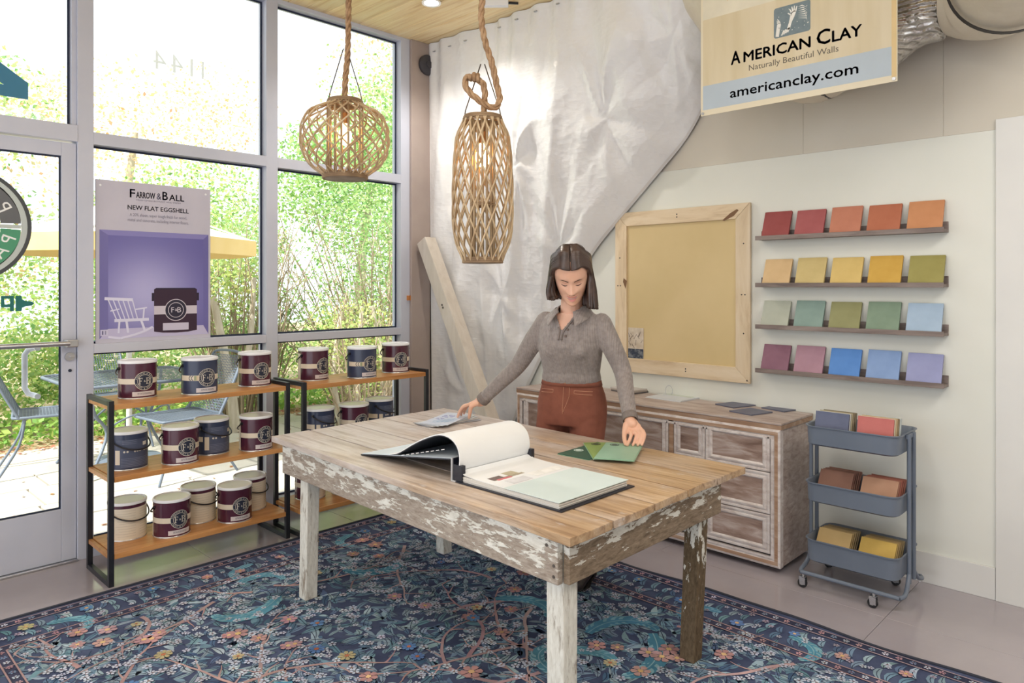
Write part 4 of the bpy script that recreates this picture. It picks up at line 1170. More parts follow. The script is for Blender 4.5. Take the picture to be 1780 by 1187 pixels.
# things on the dresser
ZD = DZ + .0005
M_SLATE = plain('slate_tile', (94, 96, 116), (104, 106, 124), rough=.5, ns=6)
def slate(lab, c, rz, sx=.088, sy=.072):
    t = thing('slate_tile', lab, 'tile', (c[0], c[1], ZD), rz, 'slate tiles on the dresser')
    MB().box(-sx, -sy, 0, sx, sy, .0065).build('slab', M_SLATE, t, local=True, bevel=.0012)
    return t
slate('slate grey tile nearest the white brochure on the dresser', (3.79, 1.90), R(-18), .086, .07)
slate('slate grey tile nearest the front edge of the dresser', (3.64, 1.737), R(-15), .084, .074)
slate('slate grey tile at the cart end of the dresser, near the wall', (3.865, 1.657), R(-14), .09, .074)
bro = thing('ring_brochure', 'white fan of swatch sheets held by a wire ring on the dresser', 'brochure', (3.81, 2.29, ZD), R(-4))
for k in range(4):
    MB().box(-.145 + k * .004, -.125, .0001 + k * .002, .145, .125 - k * .003, .0016 + k * .002).build('sheet', M_PAPER if k % 2 == 0 else M_BRO, bro, local=True)
MB().box(.0, -.10, .0079, .10, .10, .0084).build('printed_panel', plain('grey_green_print', (196, 202, 192), rough=.5), bro, local=True)
MB().tube([(.02 + .002 * sin(q), .07 + .026 * cos(q), .030 + .032 * sin(q)) for q in [2 * pi * k / 28 for k in range(28)]], .0016, 6, closed=True).build('ring', M_ALU, bro, smooth=True, local=True)
bst = thing('booklet_pile', 'small pile of stone sample boards behind the woman on the dresser', 'booklet', (3.86, 2.62, ZD), R(-8))
for k, c in enumerate(((90, 86, 88), (168, 158, 150), (196, 190, 186))):
    MB().box(-.12, -.10 + k * .004, k * .008, .12, .10 + k * .004, k * .008 + .0075).build('board', plain('stone_board_%d' % k, c, tuple(v + 12 for v in c), rough=.5, ns=14), bst, local=True, bevel=.001)

# ================================================================ trolley with sample tiles
M_CART = plain('blue_grey_steel', (106, 116, 132), (112, 122, 138), rough=.38, ns=4)
ct = thing('utility_cart', 'blue-grey three-tray steel trolley on castors beside the dresser', 'cart', (3.55, 1.155, 0))
def rrect(x0, x1, y0, y1, r, n=6):
    o = []
    for cx, cy_, a in ((x1 - r, y1 - r, 0), (x0 + r, y1 - r, pi / 2), (x0 + r, y0 + r, pi), (x1 - r, y0 + r, 1.5 * pi)):
        o += [(cx + r * cos(a + k * pi / 2 / n), cy_ + r * sin(a + k * pi / 2 / n)) for k in range(n + 1)]
    return o
def tray(z0, z1):
    b = MB(); x0, x1, y0, y1 = 3.40, 3.70, .955, 1.352
    rings = []
    for d, z in ((.012, z0), (0, z0 + .008), (-.004, z1 - .006), (-.010, z1 - .004), (-.010, z1), (-.004, z1), (.001, z1 - .006), (.006, z0 + .010), (.016, z0 + .004)):
        rings.append([(x, y, z) for x, y in rrect(x0 + d, x1 - d, y0 + d, y1 - d, .045 - d * .5)])
    n = len(rings[0]); vs = [p for r in rings for p in r]
    fs = [(i * n + k, i * n + (k + 1) % n, (i + 1) * n + (k + 1) % n, (i + 1) * n + k) for i in range(len(rings) - 1) for k in range(n)]
    fs += [tuple(range(n - 1, -1, -1)), tuple((len(rings) - 1) * n + k for k in range(n))]
    return b.add(vs, fs).build('tray', M_CART, ct, smooth=40)
TZ = [(.672, .765), (.405, .50), (.125, .232)]
for a, c in TZ: tray(a, c)
for y, s in ((.938, -1), (1.369, 1)):
    for x in (3.515, 3.585):
        MB().tube([(x, y, .10), (x, y, .762)], .0095, 10).build('post', M_CART, ct, smooth=40)
    MB().box(3.505, min(y, y - s * .012), .74, 3.595, max(y, y - s * .012), .76).build('bracket', M_CART, ct, bevel=.002)
for x, dx in ((3.385, 3.515), (3.715, 3.585)):
    p = [(dx, .938, .14), (dx + (x - dx) * .35, .934, .095), (x - (x - dx) * .25, .93, .076), (x, .945, .072), (x, .975, .072), (x, 1.33, .072), (x, 1.362, .072), (x - (x - dx) * .25, 1.376, .076), (dx + (x - dx) * .35, 1.372, .095), (dx, 1.369, .14)]
    MB().tube([catmull(p, k / 40) for k in range(41)], .0095, 10).build('base_tube', M_CART, ct, smooth=40)
M_CHROME = plain('castor_plate', (198, 200, 204), rough=.2, metal=.9); M_RUB = plain('castor_rubber', (26, 26, 30), rough=.5)
for x in (3.385, 3.715):
    for y in (1.045, 1.355):
        w = MB().cyl((x - .009, y + .004, .0215), (x + .009, y + .004, .0215), .0213, n=24).build('castor', M_RUB, ct, smooth=40, bevel=.003)
        MB().cyl((x - .0105, y + .004, .0215), (x + .0105, y + .004, .0215), .009, n=16).build('hub', M_CHROME, w, smooth=40)
        b = MB()
        for s in (-1, 1): b.prism([(-.013, .018), (.012, .015), (.016, .050), (-.012, .052)], (x + s * .0125, y, 0), (0, 1, 0), (0, 0, 1), (s * .0015, 0, 0))
        b.box(x - .014, y - .012, .050, x + .014, y + .016, .054); b.cyl((x, y, .054), (x, y, .066), .006, n=10)
        b.build('castor_fork', M_CHROME, w)

# ---- sample tiles
TM = {}
def tile_mat(c):
    q_ = sum(c) / 3; k_ = c
    if c not in TM: c = tuple(int(q_ + (v - q_) * .86) for v in c); TM[k_] = plain('clay_%d_%d_%d' % c, tuple(max(0, v - 7) for v in c), tuple(min(255, v + 7) for v in c), rough=.62, ns=9, detail=6, lo=.3, hi=.7, bump=.06, bs=40)
    return TM[k_]
M_TEDGE = plain('tile_back', (205, 196, 182), rough=.7)
def sample(lab, loc, c, w=.15, h=.145, th=.011, lean=18, group=None, yaw=0):
    """square tile standing on its lower edge, facing -x and leaning back"""
    t = thing('sample_tile', lab, 'tile', loc, 0, group, rot=(0, R(lean), yaw))
    MB().box(-.003, -w / 2, 0, 0, w / 2, h).build('clay_face', tile_mat(c), t, local=True, bevel=.001)
    MB().box(.0001, -w / 2 + .0008, .0006, th, w / 2 - .0008, h - .0008).build('backing', tile_mat(tuple(int(v * .93) for v in c)), t, local=True)
    return t
stacks = [
 (0, 1.252, (98, 106, 138), [(206, 206, 200), (176, 164, 132), (150, 132, 104), (128, 116, 92)], 'slate blue', 'left-hand stack, top tray'),
 (0, 1.062, (206, 108, 104), [(214, 204, 176), (198, 170, 128), (150, 130, 98), (196, 206, 206)], 'coral', 'right-hand stack, top tray'),
 (1, 1.252, (140, 96, 80), [(132, 88, 74), (124, 84, 72), (146, 100, 84), (138, 92, 78)], 'brown', 'left-hand stack, middle tray'),
 (1, 1.060, (190, 142, 112), [(170, 112, 90), (172, 98, 80), (160, 92, 76), (150, 88, 74)], 'peach', 'right-hand stack, middle tray'),
 (2, 1.262, (214, 180, 118), [(190, 160, 106), (172, 146, 100), (156, 134, 96), (146, 126, 92)], 'sand', 'left-hand stack, bottom tray'),
 (2, 1.070, (222, 182, 84), [(186, 156, 92), (168, 140, 90), (150, 128, 88), (140, 122, 86)], 'yellow', 'right-hand stack, bottom tray'),
]
for lvl, yc, c, rest, nm, where in stacks:
    z = TZ[lvl][0] + .0052; ln = (12, 34, 38)[lvl]; hh = .148
    x = 3.44 + (0 if lvl == 0 else .012)
    step = .0125 / cos(R(ln))
    sample('%s clay tile fronting the %s of the trolley' % (nm, where), (x, yc, z + .004), c, .152, hh, .0105, ln, 'clay tiles in the trolley')
    for k, cc in enumerate(rest):
        sample('clay tile %s behind the %s one in the trolley' % (('first', 'second', 'third', 'last')[k], nm), (x + step * (k + 1), yc - .004 * (k + 1), z + .004), cc, .150, hh + .002 * (k % 2), .0105, ln, 'clay tiles behind the %s one in the trolley' % nm)

# ================================================================ wall ledges with tiles
M_LEDGE = wood('grey_ledge_wood', (104, 92, 88), (132, 119, 114), (152, 141, 136), grain=(9, 1, 9), ns=3, rough=.6, bump=.15)
ledge_rows = [
 (1.688, 'top', [((160, 68, 68), 'dark red'), ((176, 86, 88), 'rose red'), ((202, 124, 96), 'salmon'), ((190, 106, 74), 'rust orange'), ((208, 138, 90), 'light orange')]),
 (1.431, 'second', [((218, 182, 130), 'pale apricot'), ((208, 184, 118), 'straw'), ((220, 188, 106), 'soft yellow'), ((214, 166, 62), 'golden yellow'), ((158, 150, 76), 'olive green')]),
 (1.203, 'third', [((176, 182, 166), 'grey-green'), ((130, 158, 150), 'sea green'), ((146, 146, 96), 'khaki'), ((124, 150, 126), 'sage green'), ((160, 186, 214), 'pale blue')]),
 (.963, 'bottom', [((138, 90, 112), 'plum'), ((172, 128, 146), 'dusty pink'), ((76, 136, 218), 'bright blue'), ((126, 158, 212), 'light blue'), ((146, 152, 200), 'lilac')]),
]
ORD = ['first', 'second', 'third', 'fourth', 'last']
for zl, nm, tiles in ledge_rows:
    t = thing('wall_ledge', 'narrow grey wooden picture ledge, %s of the four on the wall' % nm, 'shelf', (XR, 1.31, zl), 0, 'picture ledges on the right wall')
    MB().box(XR - .085, .86, zl - .016, XR - .001, 1.772, zl - .002).build('base', M_LEDGE, t, bevel=.001)
    MB().box(XR - .014, .86, zl - .002, XR - .001, 1.772, zl + .036).build('back_rail', M_LEDGE, t, bevel=.001)
    MB().box(XR - .091, .86, zl - .018, XR - .0855, 1.772, zl + .006).build('front_lip', M_LEDGE, t, bevel=.001)
    for k, (c, cn) in enumerate(tiles):
        y = 1.675 - k * .181 - .004 * ((k * 3 + int(zl * 10)) % 3)
        sample('%s clay tile leaning on the %s wall ledge' % (cn, nm), (XR - .070, y, zl - .0018), c, .150, .146 + .004 * ((k + int(zl * 7)) % 2), .0115, 21, 'clay tiles on the %s ledge' % nm)

# ================================================================ framed tan board
M_PALLET = wood('pallet_wood', (194, 168, 136), (222, 202, 172), (232, 216, 192), grain=(8, 6, 1.0), ns=2.2, rough=.6, bump=.12)
M_PALLETH = wood('pallet_wood_rail', (194, 168, 136), (222, 202, 172), (232, 216, 192), grain=(8, 1, 7), ns=2.2, rough=.6, bump=.12)
M_TAN = plain('tan_plaster', (208, 186, 138), (216, 194, 148), rough=.75, ns=2.2, bump=.05, bs=40)
bd = thing('framed_board', 'tan plaster board in a pale pallet-wood frame on the wall above the dresser', 'board', (XR, 2.29, 1.38))
BY0, BY1, BZ0, BZ1, fw_ = 1.832, 2.757, .868, 1.890, .088
MB().box(XR - .014, BY0 + .07, BZ0 + .07, XR - .002, BY1 - .07, BZ1 - .07).build('panel', M_TAN, bd)
xf, th = XR - .026, .020
for poly, m_ in (([(BY0, BZ0), (BY1, BZ0), (BY1 - fw_, BZ0 + fw_), (BY0 + fw_, BZ0 + fw_)], M_PALLETH), ([(BY0, BZ1), (BY0 + fw_, BZ1 - fw_), (BY1 - fw_, BZ1 - fw_), (BY1, BZ1)], M_PALLETH),
             ([(BY0, BZ0), (BY0 + fw_, BZ0 + fw_), (BY0 + fw_, BZ1 - fw_), (BY0, BZ1)], M_PALLET), ([(BY1, BZ0), (BY1, BZ1), (BY1 - fw_, BZ1 - fw_), (BY1 - fw_, BZ0 + fw_)], M_PALLET)):
    cyy = sum(p[0] for p in poly) / 4; czz = sum(p[1] for p in poly) / 4
    q = [((p[0] - cyy) * .998, (p[1] - czz) * .999) for p in poly]
    o = MB().prism(q, (0, 0, 0), (0, 1, 0), (0, 0, 1), (th, 0, 0)).build('frame_board', m_, bd, local=True, bevel=.002)
    o.location = (xf - XR, cyy - 2.29, czz - 1.38)
b = MB()
for y, z in ((2.30, 1.855), (2.30, 1.838), (2.72, 1.60), (2.715, 1.42), (2.735, 1.42), (2.72, 1.07), (1.87, 1.66), (1.882, 1.37), (1.862, 1.37), (1.87, 1.15), (2.24, .905), (2.24, .92), (1.85, .885)): b.cyl((xf - .0008, y, z), (xf + .002, y, z), .0045, n=8)
b.build('screw', plain('screw_dark', (60, 54, 52), rough=.5), bd)
kn = plain('knot_brown', (120, 88, 62), rough=.7)
b = MB()
b.prism([(2.665, 1.45), (2.69, 1.47), (2.695, 1.445), (2.675, 1.40)], (xf - .0006, 0, 0), (0, 1, 0), (0, 0, 1), (.001, 0, 0))
b.prism([(1.93, 1.82), (1.99, 1.795), (2.0, 1.80), (1.95, 1.838), (1.91, 1.858), (1.90, 1.85)], (xf - .0006, 0, 0), (0, 1, 0), (0, 0, 1), (.001, 0, 0))
b.build('knot', kn, bd)
cd = thing('photo_card', 'small photo card of bare branches stuck in the lower corner of the tan board', 'card', (XR - .0165, 2.61, .955))
MB().box(XR - .0172, 2.545, .957, XR - .0148, 2.662, 1.152).build('card', plain('card_sand', (196, 180, 160), (224, 214, 200), rough=.5, ns=16), cd)
MB().box(XR - .0176, 2.546, .958, XR - .0173, 2.661, 1.018).build('printed_water', plain('card_dark', (46, 54, 72), (120, 124, 130), rough=.5, ns=40, lo=.45, hi=.6), cd)
b = MB(); rg = random.Random(5)
for k in range(14):
    y = rg.uniform(2.56, 2.65); z = rg.uniform(1.02, 1.10); a = rg.uniform(.6, 2.4)
    dy, dz = cos(a) * .04, sin(a) * .035
    b.add([(XR - .0175, y, z), (XR - .0175, y + .004, z), (XR - .0175, min(2.661, max(2.546, y + dy)) , min(1.151, z + dz)), (XR - .0175, min(2.661, max(2.546, y + dy - .003)), min(1.151, z + dz))], [(0, 1, 2, 3)])
b.build('printed_branches', plain('branch_dark', (98, 84, 74), rough=.6), cd)

# ================================================================ hanging banner
BX = 3.30
ba = thing('banner', 'cream and pale blue vinyl shop banner with bold dark lettering, hanging near the right wall', 'banner', (BX, 1.385, 2.29))
by0, by1, bz0, bz1 = .925, 1.842, 2.285, 3.10     # y decreases to the right in view
def bq(u, z): return (BX, by1 - (by1 - by0) * u, z)
M_BANC = plain('banner_cream', (232, 222, 196), (235, 226, 202), rough=.45, ns=2); 
def brect(nm, u0, u1, z0, z1, dx, m_):
    return MB().add([(BX - dx, by1 - (by1 - by0) * u, z) for u, z in ((u0, z0), (u1, z0), (u1, z1), (u0, z1))], [(0, 1, 2, 3)]).build(nm, m_, ba)
MB().box(BX, by0, bz0, BX + .002, by1, bz1).build('cloth', M_BANC, ba)
brect('sand_field', .012, .975, bz0 + .150, 2.770, .0005, plain('banner_sand', (216, 202, 168), (228, 216, 188), rough=.45, ns=1.6, sc=(1, 5, .6)))
brect('pale_field', .012, .975, 2.770, bz1 - .02, .0005, plain('banner_pale', (226, 220, 200), rough=.45))
brect('gold_edge', .975, .996, bz0 + .02, bz1 - .02, .0005, plain('banner_gold', (226, 200, 148), rough=.45))
brect('blue_field', .012, .975, bz0 + .028, bz0 + .150, .0005, plain('banner_blue', (186, 200, 212), (190, 204, 216), rough=.45))
M_BINK = plain('banner_ink', (42, 44, 54), rough=.45); M_BGREY = plain('banner_grey_ink', (104, 98, 88), rough=.45)
def btext(b, st, u, z, width=None, height=None, bold=0):
    vs, fs = text2d(st, width=width, height=height, cx=0, cy=0, bold=bold)
    cyp = by1 - (by1 - by0) * u
    b.add([(BX - .0012, cyp - p[0], z + p[1]) for p in vs], fs)
b = MB(); z = 2.512
btext(b, 'A', .2065, z, .047, .064, .0018); btext(b, 'MERICAN', .428, z, .322, .049, .0018); btext(b, 'C', .667, z, .058, .066, .0018); btext(b, 'LAY', .777, z, .124, .049, .0018)
b.build('name_lettering', M_BINK, ba)
b = MB(); btext(b, 'Naturally Beautiful Walls', .51, 2.464, .42, .028); b.build('motto_lettering', M_BGREY, ba)
b = MB(); btext(b, 'americanclay.com', .502, 2.350, .60, .047, .0010); b.build('web_lettering', M_BINK, ba)
# picture block: two hands throwing plaster, white on slate blue
pb_ = [(u, z) for u, z in rrect(.417, .604, 2.588, 2.730, .012, 4)]
lg = MB().add([(BX - .0010, by1 - (by1 - by0) * u, z) for u, z in pb_], [tuple(range(len(pb_)))]).build('picture_block', plain('banner_slate', (116, 134, 142), (126, 143, 150), rough=.5, ns=40), ba)
b = MB()
def bp(pts): 
    b.add([(BX - .0014, by1 - (by1 - by0) * (.417 + .187 * u), 2.588 + .142 * z) for u, z in pts], [tuple(range(len(pts)))])
bp([(.36, .22), (.44, .18), (.50, .42), (.57, .58), (.62, .72), (.58, .78), (.48, .72), (.45, .60), (.42, .42)])
for a_, c_ in (((.50, .70), (.44, .86)), ((.53, .73), (.50, .92)), ((.56, .74), (.57, .93)), ((.60, .73), (.64, .90)), ((.47, .66), (.39, .74))):
    dx, dz = c_[0] - a_[0], c_[1] - a_[1]; L = math.hypot(dx, dz); nx, nz = -dz / L * .022, dx / L * .022
    bp([(a_[0] + nx, a_[1] + nz), (a_[0] - nx, a_[1] - nz), (c_[0] - nx * .6, c_[1] - nz * .6), (c_[0] + nx * .6, c_[1] + nz * .6)])
bp([(.05, .06), (.14, .03), (.17, .25), (.20, .42), (.16, .50), (.09, .44), (.07, .28)])
for k in range(4): bp([(.09 + k * .028, .46), (.11 + k * .028, .46), (.10 + k * .02, .62 - abs(k - 1) * .03), (.085 + k * .02, .62 - abs(k - 1) * .03)])
for k in range(4):
    bp([(.20 + k * .055, .06 + k * .02), (.24 + k * .055, .05 + k * .02), (.30 + k * .05, .20 + k * .015), (.27 + k * .05, .22 + k * .015)])
for k in range(7):
    z0 = .86 - k * .06; bp([(.66, z0), (.78 + .02 * k, z0 + .03 - .05 * k * .3), (.92, z0 - .10 - k * .02), (.78 + .02 * k, z0 + .0 - .05 * k * .3)])
rg = random.Random(8)
for k in range(26):
    u, z = rg.uniform(.05, .95), rg.uniform(.1, .95); s = rg.uniform(.006, .013); bp([(u - s, z - s), (u + s, z - s), (u + s, z + s), (u - s, z + s)])
b.build('white_hands', plain('banner_white', (236, 236, 230), rough=.5), lg)
b = MB(); b.add([(BX - .0012, by1 - (by1 - by0) * u, z) for u, z in ((.150, 2.852), (.160, 2.835), (.170, 2.852), (.190, 2.91), (.175, 2.91), (.160, 2.865), (.145, 2.91), (.13, 2.91))], [(0, 1, 2), (0, 2, 3, 4, 5), (0, 5, 6, 7)]); b.build('orange_lettering', plain('banner_orange', (222, 150, 70), rough=.5), ba)
for u, z in ((.012, bz0 + .012), (.985, bz0 + .012), (.012, bz1 - .012), (.985, bz1 - .012)):
    p = bq(u, z); MB().cyl((BX - .003, p[1], z), (BX, p[1], z), .007, n=14).build('eyelet', M_ALU, ba, smooth=40)
for u in (.012, .985):
    p = bq(u, bz1); MB().tube([(BX, p[1], bz1 - .012), (BX, p[1], ZC)], .0018, 6).build('cord', M_ALU, ba)

# ================================================================ foil duct
def foil():
    m, n, l, b = base('crinkled_foil', .22, .95, .5)
    v = coords(n, l); f = noisen(n, l, coords(n, l, (1, 1, 1)), 28, 6, .6, 1.2)
    w = n.new('ShaderNodeTexWave'); w.inputs['Scale'].default_value = 16; w.bands_direction = 'Z'; w.inputs['Distortion'].default_value = 3; l.new(v, w.inputs['Vector'])
    ad = n.new('ShaderNodeMath'); ad.operation = 'ADD'; l.new(f, ad.inputs[0]); l.new(w.outputs['Fac'], ad.inputs[1])
    bumpn(n, l, b, ad.outputs[0], .55, .02)
    l.new(ramp(n, l, f, [(.3, (188, 186, 186)), (.7, (222, 220, 216))]), b.inputs['Base Color'])
    return m
du = thing('foil_duct', 'silver foil insulated air duct sagging along the wall behind the banner', 'duct', (3.6, 1.0, 2.7))
dp = [(3.60, 1.95, 3.14), (3.60, 1.72, 2.72), (3.60, 1.43, 2.535), (3.60, 1.15, 2.60), (3.60, .90, 2.70), (3.60, .76, 2.715)]
pth = [catmull(dp, k / 30) for k in range(31)]
rr_ = [.185 + .012 * sin(k * 1.1) for k in range(31)]
MB().tube(pth[17:], rr_[17:], 40).build('foil_sleeve', foil(), du, smooth=60)
dp2 = [(3.60, .76, 2.715), (3.575, .66, 2.685), (3.46, .56, 2.655), (3.2, .47, 2.66), (2.9, .40, 2.72), (2.5, .30, 2.85)]
pth2 = [catmull(dp2, k / 24) for k in range(25)]
MB().tube(pth2, [.195 + .02 * sin(min(k, 12) / 12 * pi) for k in range(25)], 40).build('plastic_sleeve', plain('duct_plastic', (206, 196, 176), (216, 207, 188), rough=.35, ns=8, bump=.25, bs=40), du, smooth=60)
MB().tube(pth[:18], [q + .004 for q in rr_[:18]], 40).build('plastic_sleeve', plain('duct_plastic', (206, 196, 176)), du, smooth=60)
M_STRAP = plain('black_strap', (30, 28, 28), rough=.5)
def strap(c, tdir, r, w):
    u, v = frame_axes(Vector(tdir)); c = Vector(c); t = Vector(tdir).normalized()
    pts = [[c + (u * cos(a) + v * sin(a)) * rr + t * o for a in [2 * pi * k / 48 for k in range(48)]] for o, rr in ((-w, r), (-w, r + .003), (w, r + .003), (w, r))]
    vs = [p for q in pts for p in q]; n_ = 48
    return MB().add(vs, [(i * n_ + k, i * n_ + (k + 1) % n_, (i + 1) % 4 * n_ + (k + 1) % n_, (i + 1) % 4 * n_ + k) for i in range(4) for k in range(n_)])
strap((3.43, .548, 2.655), (-.9, -.36, .0), .224, .014).build('strap', M_STRAP, du, smooth=60)
strap((3.60, 1.36, 2.548), (0, -.95, .16), .206, .009).build('strap', M_STRAP, du, smooth=60)

# ================================================================ pendant lanterns
M_ROPE = plain('jute_rope', (148, 116, 86), (184, 152, 118), rough=.9, ns=40, bump=.3, bs=200)
M_WILLOW = plain('willow_cane', (168, 142, 110), (212, 190, 156), rough=.6, ns=9, sc=(1, 1, .4))
M_WILLOWD = plain('willow_dark', (120, 96, 72), (156, 130, 100), rough=.65, ns=9)
M_GREYW = plain('grey_wood_base', (132, 118, 104), (158, 146, 132), rough=.7, ns=12)
M_WIRE = plain('dark_wire', (92, 82, 74), rough=.5, metal=.5)
M_BULB = plain('warm_bulb', (255, 214, 150), rough=.3, emit=((255, 196, 120), 14))
def rope(pts, r, b):
    n = len(pts) * 6; P = [catmull(pts, k / n) for k in range(n + 1)]
    L = [0]
    for a, c in zip(P, P[1:]): L.append(L[-1] + (c - a).length)
    tot = L[-1]; m = int(tot / .0085); S = []
    j = 0
    for k in range(m + 1):
        s = tot * k / m
        while j < n - 1 and L[j + 1] < s: j += 1
        f = (s - L[j]) / max(1e-6, L[j + 1] - L[j]); S.append(P[j].lerp(P[j + 1], f))
    u = None; fr = []
    for i in range(m + 1):
        t = (S[min(i + 1, m)] - S[max(i - 1, 0)]).normalized()
        if u is None: u, w = frame_axes(t)
        else: u = (u - t * u.dot(t)).normalized(); w = t.cross(u)
        fr.append((u.copy(), w.copy()))
    for st in range(3):
        b.tube([S[i] + (fr[i][0] * cos(i * .42 + st * 2.094) + fr[i][1] * sin(i * .42 + st * 2.094)) * r * .52 for i in range(m + 1)], r * .56, 6)
def lantern(name, lab, c, zb, h, prof, rtop, rbot, rin, nstr, twist, ropepts, handle, bulbz, rod_low):
    t = thing(name, lab, 'lantern', (c[0], c[1], zb))
    zt = zb + h
    def rad(f):
        return catmull([(r, 0, 0) for r in prof], f).x
    b = MB()
    for s in (1, -1):
        for k in range(nstr):
            a0 = 2 * pi * k / nstr; pts = []
            for j in range(25):
                f = j / 24; a = a0 + s * twist * f; r = rad(f) * (1 + (.012 if s > 0 else -.012)); pts.append((c[0] + r * cos(a), c[1] + r * sin(a), zb + .012 + (h - .02) * f))
            b.tube(pts, .0042, 5, cap=False)
    b.build('lattice', M_WILLOW, t, smooth=True, kind='stuff')
    b = MB()
    for k in range(16):
        a = 2 * pi * k / 16; b.tube([(c[0] + rin * cos(a), c[1] + rin * sin(a), zb + .015), (c[0] + rin * cos(a), c[1] + rin * sin(a), zt - .012)], .0052, 6)
    b.build('inner_canes', M_WILLOW, t, smooth=True, kind='stuff')
    b = MB()
    for q in range(3): b.tube([(c[0] + (rtop + .003 * (q % 2)) * cos(a), c[1] + (rtop + .003 * (q % 2)) * sin(a), zt - .012 + q * .009) for a in [2 * pi * k / 36 for k in range(36)]], .0065, 6, closed=True)
    b.build('top_ring', M_WILLOWD, t, smooth=True)
    MB().lathe([(rbot - .006, 0), (rbot, .004), (rbot, .016), (rbot - .004, .020)], 40, c=(c[0], c[1], zb)).build('base_plate', M_GREYW, t, smooth=40)
    b = MB()
    for q in range(3): b.tube([(c[0] + (rbot + .004) * cos(a), c[1] + (rbot + .004) * sin(a), zb + .006 + q * .008) for a in [2 * pi * k / 36 for k in range(36)]], .006, 6, closed=True)
    b.build('bottom_ring', M_WILLOWD, t, smooth=True)
    b = MB()
    for s in (-1, 1):
        # wire handle in the plane facing the window
        dx, dy = .694 * s * (rtop + .004), -.72 * s * (rtop + .004)
        b.tube([(c[0] + dx, c[1] + dy, zt - .01), (c[0] + dx * .9, c[1] + dy * .9, zt + handle * .15), (c[0] + dx * .10 , c[1] + dy * .10, zt + handle)], .0026, 6)
    b.build('wire_handle', M_WIRE, t, smooth=True)
    if rod_low:
        b = MB()
        for q in range(2): b.tube([(c[0] + rin * .98 * cos(a), c[1] + rin * .98 * sin(a), zb + h * .40 + q * .008) for a in [2 * pi * k / 24 for k in range(24)]], .006, 6, closed=True)
        b.build('candle_ring', M_WILLOWD, t, smooth=True)
    lamp = MB().lathe([(.012, .0), (.024, .012), (.031, .035), (.030, .055), (.020, .085), (.014, .10)], 20, c=(c[0], c[1], bulbz - .05)).build('bulb', M_BULB, t, smooth=True)
    MB().cyl((c[0], c[1], bulbz + .05), (c[0], c[1], bulbz + .10), .017, n=16).build('lamp_holder', plain('brass_holder', (176, 120, 70), rough=.35, metal=.7), t, smooth=40)
    b = MB(); rope(ropepts, .0140, b); b.build('rope', M_ROPE, t, smooth=True)
    d = bpy.data.lights.new('lantern_glow', 'POINT'); d.energy = 5.5; d.color = (1.0, .72, .42); d.shadow_soft_size = .03
    o = bpy.data.objects.new('lantern_glow', d); COL.objects.link(o); o.location = (0, 0, bulbz - zb); o.parent = t
    return t
c1 = (1.898, 2.93)
lantern('pendant_lantern', 'round willow lantern hanging on a straight rope in front of the windows', c1, 1.926, .366,
        [.095, .150, .185, .200, .205, .203, .192, .165, .082], .078, .098, .082, 17, 1.75,
        [(c1[0] + .012, c1[1] - .012, ZC), (c1[0] + .012, c1[1] - .012, 2.9), (c1[0] + .010, c1[1] - .008, 2.55), (c1[0], c1[1], 2.38), (c1[0], c1[1], 2.17)], .255, 2.14, False)
c2 = (2.137, 2.236)
lantern('pendant_lantern', 'tall willow lantern hanging on a knotted rope above the table', c2, 1.518, .625,
        [.085, .112, .126, .129, .129, .128, .125, .121, .112, .084], .078, .080, .050, 17, 1.9,
        [(2.135, 2.237, ZC), (2.135, 2.237, 2.80), (2.135, 2.237, 2.655), (2.132, 2.240, 2.58), (2.144, 2.230, 2.481), (2.164, 2.207, 2.382), (2.18, 2.191, 2.282), (2.185, 2.18, 2.228), (2.171, 2.19, 2.19), (2.147, 2.215, 2.196), (2.114, 2.25, 2.228), (2.092, 2.282, 2.267), (2.089, 2.296, 2.305), (2.101, 2.29, 2.326), (2.125, 2.268, 2.318), (2.142, 2.24, 2.296), (2.147, 2.232, 2.245), (2.144, 2.234, 2.195), (2.139, 2.236, 2.05)], .235, 1.985, True)
kn = bpy.data.objects['pendant_lantern.001']
b = MB()
def coil(c, r, turns, rr, ax):
    u = Vector(ax).normalized(); a, w = frame_axes(u); n = int(turns * 16)
    b.tube([Vector(c) + (a * cos(k * 2 * pi / 16) + w * sin(k * 2 * pi / 16)) * r + u * (k / n - .5) * rr * 2 * turns * .9 for k in range(n + 1)], rr, 7)
coil((2.118, 2.262, 2.322), .013, 2.6, .0095, (.694, -.72, -.25))
b.build('rope_knot', M_ROPE, kn, smooth=True)

# ================================================================ ceiling spot and track box
sl = thing('ceiling_spotlight', 'bright round spotlight set in the pine boards', 'lamp', (2.911, 3.515, ZC))
MB().lathe([(.055, -.004), (.062, -.012), (.060, -.020), (.046, -.016), (.044, .0)], 32, c=(2.911, 3.515, ZC), capb=False, capt=False).build('trim_ring', M_LID, sl, smooth=40)
MB().lathe([(.043, -.006), (.02, -.010), (.0005, -.011)], 28, c=(2.911, 3.515, ZC), capb=True).build('lamp_face', plain('lamp_face', (255, 250, 240), emit=((255, 240, 214), 60)), sl, smooth=True)
d = bpy.data.lights.new('spot_beam', 'SPOT'); d.energy = 42; d.color = (1, .94, .86); d.spot_size = R(140); d.spot_blend = .6; d.shadow_soft_size = .04
o = bpy.data.objects.new('spot_beam', d); COL.objects.link(o); o.location = (0, 0, -.05); o.parent = sl
tk = thing('track_box', 'white track-light end box on the pine ceiling near the plastic sheet', 'lamp', (3.22, 3.20, ZC))
MB().obox((3.19, 3.22, ZC - .02), (.055, -.06, 0), (.016, .015, 0), (0, 0, .019)).build('housing', M_LID, tk, bevel=.003)
MB().obox((3.275, 3.165, ZC - .008), (.035, -.03, 0), (.004, .004, 0), (0, 0, .006)).build('conduit', M_BLACK, tk)

